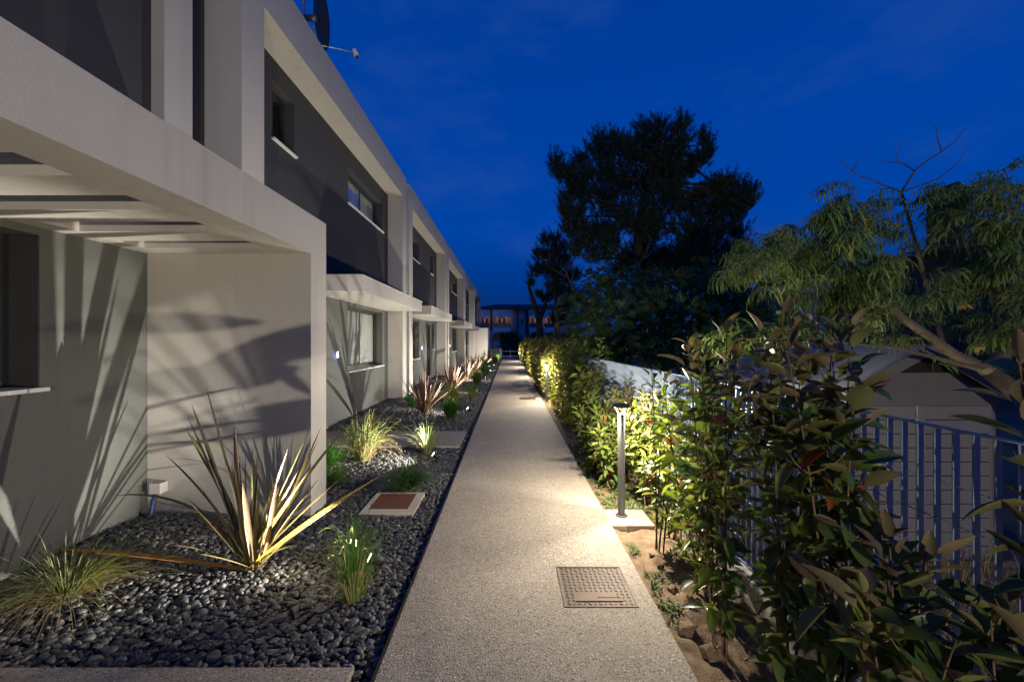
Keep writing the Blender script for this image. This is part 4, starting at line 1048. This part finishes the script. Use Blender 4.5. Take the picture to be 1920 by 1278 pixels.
pine('large dark pine with uneven crown rising against the blue sky', 9.0, 1215, [(1205, 560, 0), (1200, 490, 0), (1195, 420, 0.2), (1220, 340, .1), (1235, 280, 0)], [
    (1040, 305, 10), (1045, 322, 14), (1060, 335, 16), (1090, 305, 14), (1085, 330, 24), (1080, 365, 26), (1070, 400, 24), (1075, 430, 24), (1090, 455, 22), (1080, 475, 12), (1125, 265, 14), (1125, 290, 24), (1150, 275, 12), (1175, 280, 18),
    (1190, 300, 22), (1140, 330, 34), (1130, 380, 36), (1190, 350, 38), (1205, 240, 10), (1210, 262, 16), (1235, 240, 13), (1238, 262, 14), (1215, 290, 24), (1240, 310, 24), (1230, 340, 26), (1262, 250, 9), (1280, 240, 12), (1275, 265, 15), (1268, 290, 16),
    (1255, 310, 16), (1320, 268, 12), (1325, 290, 11), (1310, 310, 16), (1290, 325, 18), (1270, 335, 18), (1320, 300, 10), (1240, 380, 34), (1180, 410, 36), (1230, 430, 34), (1290, 390, 28), (1320, 365, 16), (1345, 355, 16), (1360, 350, 12), (1385, 350, 12), (1400, 360, 14), (1390, 380, 20),
    (1360, 385, 26), (1330, 400, 28), (1400, 385, 12), (1380, 405, 18), (1300, 440, 32), (1350, 430, 26), (1385, 440, 14), (1330, 470, 28), (1280, 480, 26), (1395, 470, 14), (1370, 480, 22), (1130, 440, 26), (1120, 480, 22), (1250, 490, 24), (1150, 460, 20), (1310, 510, 26), (1360, 515, 22), (1200, 465, 24), (1225, 495, 22), (1180, 490, 20), (1270, 510, 20), (1205, 520, 20), (1160, 510, 16)], 31, 1.0, 0.19, 1.0)
pine('smaller dark pine at the left, behind the bent bare trunk', 13.0, 1045, [(1045, 600, 0), (1042, 550, 0), (1035, 500, 0)], [
    (1025, 455, 10), (1040, 450, 9), (1050, 465, 12), (1015, 480, 14), (1035, 480, 18), (1055, 490, 16), (1010, 505, 12), (1000, 515, 10), (1030, 510, 18), (1055, 520, 18), (1040, 540, 16), (1060, 550, 16), (1075, 520, 14), (1065, 580, 18), (1045, 600, 16), (1080, 560, 14)], 32, .8, 0.22, .8)
def bent_tree():
    rnd = random.Random(2)
    b = atw(1012, 0, 15); b.z = -0.46
    t = thing('bent_tree', 'bent bare trunk leaning in front of the far villa', 'tree', b)
    bm = bmesh.new()
    p = [b, atw(1012, 610, 15), atw(1009, 590, 15), atw(1000, 565, 15), atw(994, 545, 15), atw(991, 533, 15.2)]
    tube(bm, p, [.22, .2, .17, .14, .12, .09], 10)
    tube(bm, [atw(1011, 603, 15), atw(1019, 580, 15), atw(1026, 560, 14.6)], [.15, .12, .07], 8)
    mesh_obj('trunk', bm, M['bark'], t)
    cn = bmesh.new()
    for px, py, r in ((996, 530, 6), (1022, 560, 9), (1034, 552, 10), (1010, 552, 5)):
        c = atw(px, py, 15)
        for i in range(60): needles(cn, c+Vector((rnd.gauss(0, 1), rnd.gauss(0, 1), rnd.gauss(0, 1)))*r/800*15*H*.5, Vector((0, 0, 1)), .3, 10, rnd, .012)
    mesh_obj('crown', cn, M['pine'], t)['kind'] = 'stuff'
bent_tree()

def lobed_leaf(mat):
    # broad fig leaf outline, three lobes, folded a little
    out = [(0, 0), (.16, .02), (.34, .12), (.46, .34), (.34, .38), (.24, .42), (.36, .62), (.34, .78), (.20, .72), (.12, .66), (.10, .86), (0, 1.0)]
    bm = bmesh.new(); mids = [bm.verts.new((0, y, -.12*y*y)) for y in (0, .2, .4, .6, .8, 1.0)]
    def z(x, y): return abs(x)*.22-.12*y*y
    for s in (-1, 1):
        vs = [bm.verts.new((s*x, y, z(x, y))) for x, y in out[1:-1]]
        fan = [(mids[0], vs[0], vs[1], mids[1]), (mids[1], vs[1], vs[2], vs[3]), (mids[1], vs[3], vs[4], mids[2]), (mids[2], vs[4], vs[8], mids[3]), (vs[4], vs[5], vs[6], vs[7]), (vs[4], vs[7], vs[8]), (mids[3], vs[8], vs[9], mids[4]), (mids[4], vs[9], mids[5])]
        for f in fan: bm.faces.new(f if s < 0 else tuple(reversed(f)))
    bmesh.ops.recalc_face_normals(bm, faces=bm.faces)
    if sum(f.normal.z for f in bm.faces) < 0: bmesh.ops.reverse_faces(bm, faces=bm.faces)
    me = bpy.data.meshes.new('leaf'); bm.to_mesh(me); bm.free(); me.materials.append(mat)
    return me
def fig():
    rnd = random.Random(8)
    me = lobed_leaf(M['fig'])
    def one(label, cx, cy, mounds, nl, ls, seed):
        b = P(cx, cy, -0.287)
        t = thing('fig_tree', label, 'tree', b, 'fig trees behind the fence')
        bm = bmesh.new(); allm = []
        for (px, py, Yd, r) in mounds:
            c = atw(px, py, Yd); rr = r/800*Yd*H
            limb(bm, b+Vector((rnd.uniform(-.15, .15), rnd.uniform(-.15, .15), 0)), c, .05, .015, rnd, .12, 7, 6)
            for i in range(int(nl*(rr/.6)**2)):
                v = Vector((rnd.gauss(0, 1), rnd.gauss(0, 1)-.25, rnd.gauss(0, 1)+.2)).normalized()
                p = c+v*rr*(rnd.random()**.3)*(1+.3*noise.noise(v*2+c))
                d = (v+Vector((rnd.gauss(0, .5), rnd.gauss(0, .5), rnd.uniform(-.7, .3)))).normalized()
                nrm = (v+Vector((0, -.3, .8))+Vector((rnd.gauss(0, .4), rnd.gauss(0, .4), 0))).normalized()
                allm.append(frame_m(p-b, d, nrm, ls*rnd.uniform(.6, 1.15)))
        mesh_obj('trunk', bm, M['bark'], t)
        allm.sort(key=lambda m_: (m_.translation+b).y-(m_.translation+b).z*.6)
        for m_ in allm[:290]:
            o = bpy.data.objects.new('leaf', me); COL.objects.link(o); o.parent = t; o.matrix_basis = m_
        if len(allm) > 290: join_copies('foliage', me, allm[290:], M['fig'], t)
    one('broad-leaved fig behind the end of the fence, left one', 1.7, 6.6, [(1100, 610, 6.4, 45), (1130, 560, 6.8, 45), (1085, 575, 7.4, 35), (1160, 620, 6.2, 45), (1180, 540, 6.8, 40), (1140, 660, 6.2, 40), (1120, 525, 7.4, 24)], 170, .22, 1)
    one('broad-leaved fig behind the fence, right one below the pine', 2.6, 5.6, [(1210, 600, 5.6, 60), (1260, 555, 5.8, 50), (1230, 535, 6.2, 35), (1320, 560, 5.8, 55), (1290, 620, 5.4, 60), (1370, 590, 5.6, 60), (1310, 510, 6.2, 24), (1420, 620, 5.4, 60), (1240, 650, 5.3, 45), (1350, 650, 5.2, 50), (1400, 560, 6, 40), (1350, 540, 6, 26)], 170, .22, 2)
fig()

def backdrop_bushes():
    rnd = random.Random(77)
    for lab, cx, cy, w, h in (('dark evergreen bush behind the figs', 3.7, 8.6, 2.1, 2.75), ('dark evergreen bush behind the acacia', 9.5, 9.5, 3.4, 2.4), ('dark bush behind the bent trunk and hedge end', 2.3, 18, 1.6, 1.5), ('dark round bush in front of the far villa', 0.13, 34.5, 0.75, 1.9)):
        b = P(cx, cy, -0.287); t = thing('evergreen_bush', lab, 'bush', b, 'dark bushes beyond the garden')
        o = mesh_obj('crown', hedge_crown(b, w*H, w*.5*H, h*H, 2600, .26, rnd), M['fig'], t); o['kind'] = 'stuff'
        bm = bmesh.new()
        for q in range(4):
            a = q*1.6; tube(bm, [b, b+Vector((math.cos(a)*w*.3*H, math.sin(a)*w*.2*H, h*.7*H))], [.05, .015], 6)
        mesh_obj('trunk', bm, M['bark'], t)
backdrop_bushes()

def frond_mesh(mat, seed):
    # a spray of hanging feathery leaves from one twig end
    rnd = random.Random(seed); bm = bmesh.new(); uvl = bm.loops.layers.uv.verify()
    for i in range(11):
        a = rnd.uniform(-1.7, 1.7)+i*.05; L_ = rnd.uniform(.6, 1.25); h = Vector((math.sin(a), math.cos(a), 0)); up = rnd.uniform(.0, .6)
        o = Vector((0, i*.07-.1, -.004*i))
        pts = [o+h*L_*(t-.42*t*t)*.95+Vector((0, 0, (up*t-(.75+.3*up)*t*t)*L_)) for t in [k/9 for k in range(10)]]
        w = [.008, .032, .018, .040, .022, .040, .020, .036, .016, .004]
        ribbon_bm(pts, w, Vector((h.y, -h.x, rnd.uniform(-.4, .4))), .35, bm=bm, uvl=uvl)
    me = bpy.data.meshes.new('frond'); bm.to_mesh(me); bm.free(); me.materials.append(mat)
    return me
def acacia():
    rnd = random.Random(14)
    b = P(3.05, 2.25, -0.287)
    t = thing('acacia_tree', 'feathery drooping acacia leaning over the shed and fence', 'tree', b)
    bm = bmesh.new()
    v0 = atw(1850, 692, 2.2)
    tube(bm, [b, P(2.95, 2.25, 0.3), P(2.75, 2.22, .65), v0], [.10, .085, .075, .06], 10)
    main = [v0, atw(1790, 665, 2.2), atw(1715, 612, 2.25), atw(1640, 560, 2.35), atw(1590, 520, 2.45), atw(1556, 488, 2.5), atw(1580, 450, 2.6), atw(1600, 400, 2.7)]
    tube(bm, main, [.045, .040, .034, .029, .024, .018, .012, .006], 9)
    right = [v0, atw(1890, 655, 2.25), atw(1935, 615, 2.3), atw(1990, 540, 2.35), atw(2050, 420, 2.4)]
    tube(bm, right, [.055, .05, .046, .04, .03], 9)
    r2 = [right[2], atw(1870, 545, 2.5), atw(1830, 500, 2.7), atw(1800, 440, 2.8), atw(1790, 370, 2.9)]
    tube(bm, r2, [.03, .024, .02, .014, .008], 8)
    low = [v0+Vector((-.05, 0, .0)), atw(1760, 672, 2.1), atw(1680, 652, 2.1), atw(1560, 640, 2.2), atw(1450, 640, 2.3), atw(1340, 650, 2.5)]
    tube(bm, low, [.02, .017, .013, .010, .007, .004], 7)
    side = [main[4], atw(1530, 470, 2.6), atw(1460, 440, 2.7), atw(1400, 440, 2.8)]
    tube(bm, side, [.012, .009, .007, .004], 7)
    attach = main[1:]+right[1:]+r2+side
    twigs = []
    def twig(a, e, r=.006):
        pts = limb(bm, a, e, r, .002, rnd, .12, 5, 5); twigs.append(pts)
    cl = []
    for i in range(128):
        px = 1365+625*rnd.random()**.8; top = 470-(px-1400)*0.45+120*max(0, (px-1800)/190)*0.2
        top = np.interp(px, [1380, 1450, 1550, 1650, 1750, 1850, 1990], [460, 405, 350, 345, 330, 295, 270])
        bot = np.interp(px, [1380, 1450, 1550, 1650, 1990], [520, 575, 585, 620, 650])
        cl.append((px, rnd.uniform(top, bot), rnd.uniform(2.1, 3.3)))
    for px, py, Yd in cl:
        e = atw(px, py, Yd); a = min(attach, key=lambda q: (q-e).length); twig(a, e)
    for i in range(10):
        px = rnd.uniform(1310, 1640); e = atw(px, 612+rnd.uniform(-6, 26), 2.4+rnd.uniform(-.15, .3)); twig(min(low, key=lambda q: (q-e).length), e, .004)
    mesh_obj('trunk', bm, M['barkpale'], t)
    mes = [frond_mesh(M['aca'], q) for q in range(4)]; ms = []
    for pts in twigs:
        for j in range(2, 6):
            for q in range(2):
                p = pts[j]+Vector((rnd.gauss(0, .04), rnd.gauss(0, .04), rnd.gauss(0, .03))); a = rnd.uniform(0, 6.28)
                d = Vector((math.cos(a), math.sin(a), rnd.uniform(-.55, .45)))
                ms.append(frame_m(p-b, d, Vector((0, 0, 1))+Vector((rnd.gauss(0, .3), rnd.gauss(0, .3), 0)), rnd.uniform(.13, .25)))
    ms.sort(key=lambda m_: (m_.translation+b).y)
    for m_ in ms[:295]:
        o = bpy.data.objects.new('frond', rnd.choice(mes)); COL.objects.link(o); o.parent = t; o.matrix_basis = m_
    for q in range(4): join_copies('foliage', mes[q], ms[295+q::4], M['aca'], t)
    for px, py, Yd in ((1625, 410, 2.5), (1683, 418, 2.5), (1655, 508, 2.3), (1812, 572, 2.15), (1830, 650, 2.1), (1905, 445, 2.5), (1560, 522, 2.4)):
        c = atw(px, py, Yd); fb = bmesh.new(); uvl = fb.loops.layers.uv.verify()
        for k in range(14):
            d = Vector((rnd.gauss(0, .6), rnd.gauss(0, .6), -abs(rnd.gauss(.4, .5)))).normalized(); L_ = rnd.uniform(.03, .06)
            ribbon_bm([c, c+d*L_*.5, c+d*L_], [.003, .007, .002], d.cross(Vector((.3, 1, .2))).normalized(), .3, bm=fb, uvl=uvl)
        mesh_obj('yellow_spray', fb, M['aca_y'], t)
acacia()
def bare_twigs():
    rnd = random.Random(5)
    b = P(4.3, 3.9, -0.287)
    t = thing('bare_sapling', 'leafless twigs reaching into the sky above the acacia', 'tree', b)
    bm = bmesh.new()
    def seg(pts, r): tube(bm, [atw(px, py, Yd) for px, py, Yd in pts], [r*(1-.75*i/(len(pts)-1)) for i in range(len(pts))], 5)
    root = (1690, 360, 3.9)
    tube(bm, [b, P(3.9, 3.9, 1.2), atw(*root)], [.05, .035, .02], 7)
    seg([root, (1715, 320, 3.9), (1740, 300, 3.9), (1765, 285, 3.9), (1790, 265, 3.9), (1810, 240, 3.9)], .016)
    seg([(1765, 285, 3.9), (1758, 260, 3.9), (1755, 240, 3.9), (1735, 226, 3.9)], .009)
    seg([root, (1760, 335, 3.8), (1785, 315, 3.8), (1800, 300, 3.8), (1812, 275, 3.8)], .012)
    seg([(1715, 320, 3.9), (1690, 305, 4), (1680, 300, 4), (1688, 270, 4), (1675, 258, 4)], .010)
    seg([(1690, 305, 4), (1650, 302, 4), (1620, 295, 4)], .008)
    seg([root, (1640, 340, 3.7), (1600, 325, 3.7), (1575, 300, 3.7), (1572, 285, 3.7)], .011)
    seg([(1597, 322, 3.7), (1612, 295, 3.7), (1630, 275, 3.7)], .007)
    mesh_obj('branches', bm, M['twig'], t)
    # the dry sapling left of the figs
    b2 = atw(1078, 0, 8.0); b2.z = -0.46
    t = thing('dead_sapling', 'grey dead sapling in front of the smaller pine', 'tree', b2)
    bm = bmesh.new()
    def seg8(pts, r): tube(bm, [atw(px, py, 8.0) for px, py in pts], [r*(1-.7*i/(len(pts)-1)) for i in range(len(pts))], 6)
    tube(bm, [b2, atw(1077, 560, 8.0)], [.05, .03], 7)
    seg8([(1077, 560), (1070, 530), (1062, 512), (1048, 495)], .03); seg8([(1070, 530), (1078, 500), (1070, 480)], .02); seg8([(1066, 520), (1050, 512), (1030, 500), (1012, 478)], .016); seg8([(1062, 512), (1068, 490)], .012); seg8([(1072, 540), (1050, 528)], .012)
    mesh_obj('branches', bm, M['twig'], t)
bare_twigs()

# ---------------------------------------------------------------- far end of the path
def far_end():
    # slatted gate screen left of the path end
    t = thing('slatted_screen', 'low screen of horizontal pale wooden slats at the path end', 'screen', P(-0.7, 24.0, 0))
    for k in range(6):
        z = 0.06+k*0.088
        mesh_obj('slat', boxh(bmesh.new(), -1.05, -0.545, 23.96, 24.0, z, z+0.055), M['slat'], t)
    mesh_obj('post', boxh(bmesh.new(), -0.54, -0.42, 23.94, 24.06, 0, 0.60), M['cream'], t)
    # white rail and gate across the street end
    t = thing('street_railing', 'white tubular railing across the end of the path', 'railing', P(0, 25.0, 0))
    for z in (0.40, 0.10): mesh_obj('rail', tube(bmesh.new(), [P(-0.5, 25.0, z), P(1.6, 25.0, z)], 0.035, 8), M['rail'], t)
    for x in (-0.5, 0.06, 0.62, 1.2): mesh_obj('post', tube(bmesh.new(), [P(x, 25.0, -0.1), P(x, 25.0, 0.46)], 0.035, 8), M['rail'], t)
    # far villa
    Yv = 38.0
    t = thing('villa', 'far two-storey villa with red hipped roof and white arched balconies', 'building', P(3.0, Yv, -0.287))
    def X(px): return (px-955)/800*Yv*H
    def Z(py): return (1-(py-639)/800*Yv)*H
    yb = Yv*H+1.2
    def part(nm, px0, px1, py0, py1, y0, y1, mk): return mesh_obj(nm, box(bmesh.new(), X(px0), X(px1), y0, y1, Z(py1), Z(py0)), M[mk], t)
    part('main_wall', 880, 1078, 580, 672, yb, yb+6, 'villa')
    part('stair_tower', 960, 987, 578, 672, yb-1.0, yb-0.003, 'villapale')
    part('drainpipe', 968.8, 971.2, 570, 672, yb-1.25, yb-1.003, 'brownwood')
    for p in (919.3, 988.5): part('party_wall', p, p+3.2, 580.2, 672, yb-1.2, yb-0.003, 'brownwood')
    def arcade(p0, p1, py0, spring, foot, n, nm='arcade'):
        bm = bmesh.new(); poly = [(X(p0), Z(py0)), (X(p1), Z(py0)), (X(p1), Z(foot))]
        w = (p1-p0)/n; pier = 1.3
        for i in range(n-1, -1, -1):
            a, b_ = p0+i*w+pier, p0+(i+1)*w-pier
            poly += [(X(b_), Z(foot)), (X(b_), Z(spring))] if i == n-1 else [(X(b_), Z(foot-2)), (X(b_), Z(spring))]
            for k in range(1, 8):
                an = math.pi*k/8; poly.append((X((a+b_)/2+(b_-a)/2*math.cos(an)), Z(spring-5*math.sin(an))))
            poly += [(X(a), Z(spring)), (X(a), Z(foot if i == 0 else foot-2))]
        poly.append((X(p0), Z(foot)))
        prism(bm, poly, 'y', yb-1.5, yb-1.3)
        return mesh_obj(nm, bm, M['villawhite'], t)
    for p0, p1, n in ((897, 918.5, 2), (923.5, 958.5, 2), (992, 1016, 2), (1019, 1050, 2)):
        arcade(p0, p1, 581, 598.5, 601, n)
        part('balcony_floor', p0, p1, 614, 615.2, yb-1.5, yb-0.003, 'villawhite')
        part('balcony_panel', p0+.6, p1-.6, 606, 613.8, yb-1.52, yb-1.49, 'teal')
        arcade(p0, p1, 615.4, 627, 630, 1)
        lm = mesh_obj('balcony_lamp', lathe(bmesh.new(), (X((p0+p1)/2), yb-0.25, Z(594)), [(.05, 0), (.09, .04), (.09, .10), (.05, .14)], 12), M['villalamp'], t)
        li = bpy.data.lights.new('loggia_lamp', 'POINT'); li.energy = 6; li.color = (1, .74, .5); li.shadow_soft_size = .1
        lo = bpy.data.objects.new('loggia_lamp', li); COL.objects.link(lo); lo.parent = t; lo.location = Vector((X((p0+p1)/2), yb-0.5, Z(596)))-wloc(t)
        part('garden_wall', p0, p1, 640, 672, yb-1.5, yb-1.3, 'villapale')
        m_ = (p0+p1)/2
        for q in (m_-6, m_+1):
            w = part('window', q, q+5, 594, 614, yb-0.06, yb-0.004, 'brownwood')
            mesh_obj('pane', box(bmesh.new(), X(q+.6), X(q+4.4), yb-0.09, yb-0.07, Z(613), Z(595)), M['room'], w)
        w = part('window', m_-3, m_+4, 624, 640, yb-0.06, yb-0.004, 'brownwood')
        mesh_obj('pane', box(bmesh.new(), X(m_-2.4), X(m_+3.4), yb-0.09, yb-0.07, Z(639), Z(625)), M['room'], w)
    w = part('window', 975.5, 982.5, 596, 608.5, yb-1.06, yb-1.004, 'villawhite')
    mesh_obj('pane', box(bmesh.new(), X(976.2), X(981.8), yb-1.09, yb-1.07, Z(607.8), Z(596.8)), M['teal'], w)
    w = part('window', 976, 980.5, 625.5, 634, yb-1.06, yb-1.004, 'villawhite')
    mesh_obj('pane', box(bmesh.new(), X(976.6), X(979.9), yb-1.09, yb-1.07, Z(633.4), Z(626.1)), M['room'], w)
    bm = bmesh.new()
    e = [(X(876), yb-1.7, Z(580)), (X(1082), yb-1.7, Z(580)), (X(1082), yb+8, Z(580)), (X(876), yb+8, Z(580))]
    r = [(X(925), yb+3, Z(566)), (X(1040), yb+3, Z(566))]
    ev = [bm.verts.new(p) for p in e]; rv = [bm.verts.new(p) for p in r]
    for f in ((ev[0], ev[1], rv[1], rv[0]), (ev[1], ev[2], rv[1]), (ev[2], ev[3], rv[0], rv[1]), (ev[3], ev[0], rv[0]), (ev[3], ev[2], ev[1], ev[0])): bm.faces.new(f)
    mesh_obj('roof', bm, M['tile'], t)
    # street pole with arm
    b = atw(985, 0, 31); b.z = -0.1
    t = thing('street_pole', 'thin street pole with cross arm in front of the villa', 'pole', b)
    mesh_obj('shaft', tube(bmesh.new(), [b, Vector((b.x, b.y, atw(985, 584, 31).z))], [.07, .045], 8), M['bollard'], t)
    mesh_obj('arm', tube(bmesh.new(), [atw(976, 586, 31), atw(1003, 587.5, 31)], .035, 6), M['bollard'], t)
    # neighbour's house with chimney behind the acacia
    Yn = 10.5
    t = thing('neighbour_house', 'dark neighbouring house with capped chimney behind the acacia', 'building', P(12.5, Yn, -0.287))
    bm = boxh(bmesh.new(), 10.9, 16.5, Yn, Yn+4, -0.287, 3.2); mesh_obj('wall', bm, M['farhouse'], t)
    mesh_obj('roof', prism(bmesh.new(), [(p*H, q*H) for p, q in ((10.6, 3.2), (16.8, 3.2), (13.5, 4.0))], 'y', (Yn-.3)*H, (Yn+4.3)*H), M['tile'], t)
    mesh_obj('chimney', boxh(bmesh.new(), 11.15, 11.6, Yn+.4, Yn+.9, 3.3, 4.75), M['farhouse'], t)
    mesh_obj('chimney_cap', prism(bmesh.new(), [(p*H, q*H) for p, q in ((11.05, 4.755), (11.7, 4.755), (11.375, 5.05))], 'y', (Yn+.3)*H, (Yn+1.0)*H), M['tile'], t)
far_end()
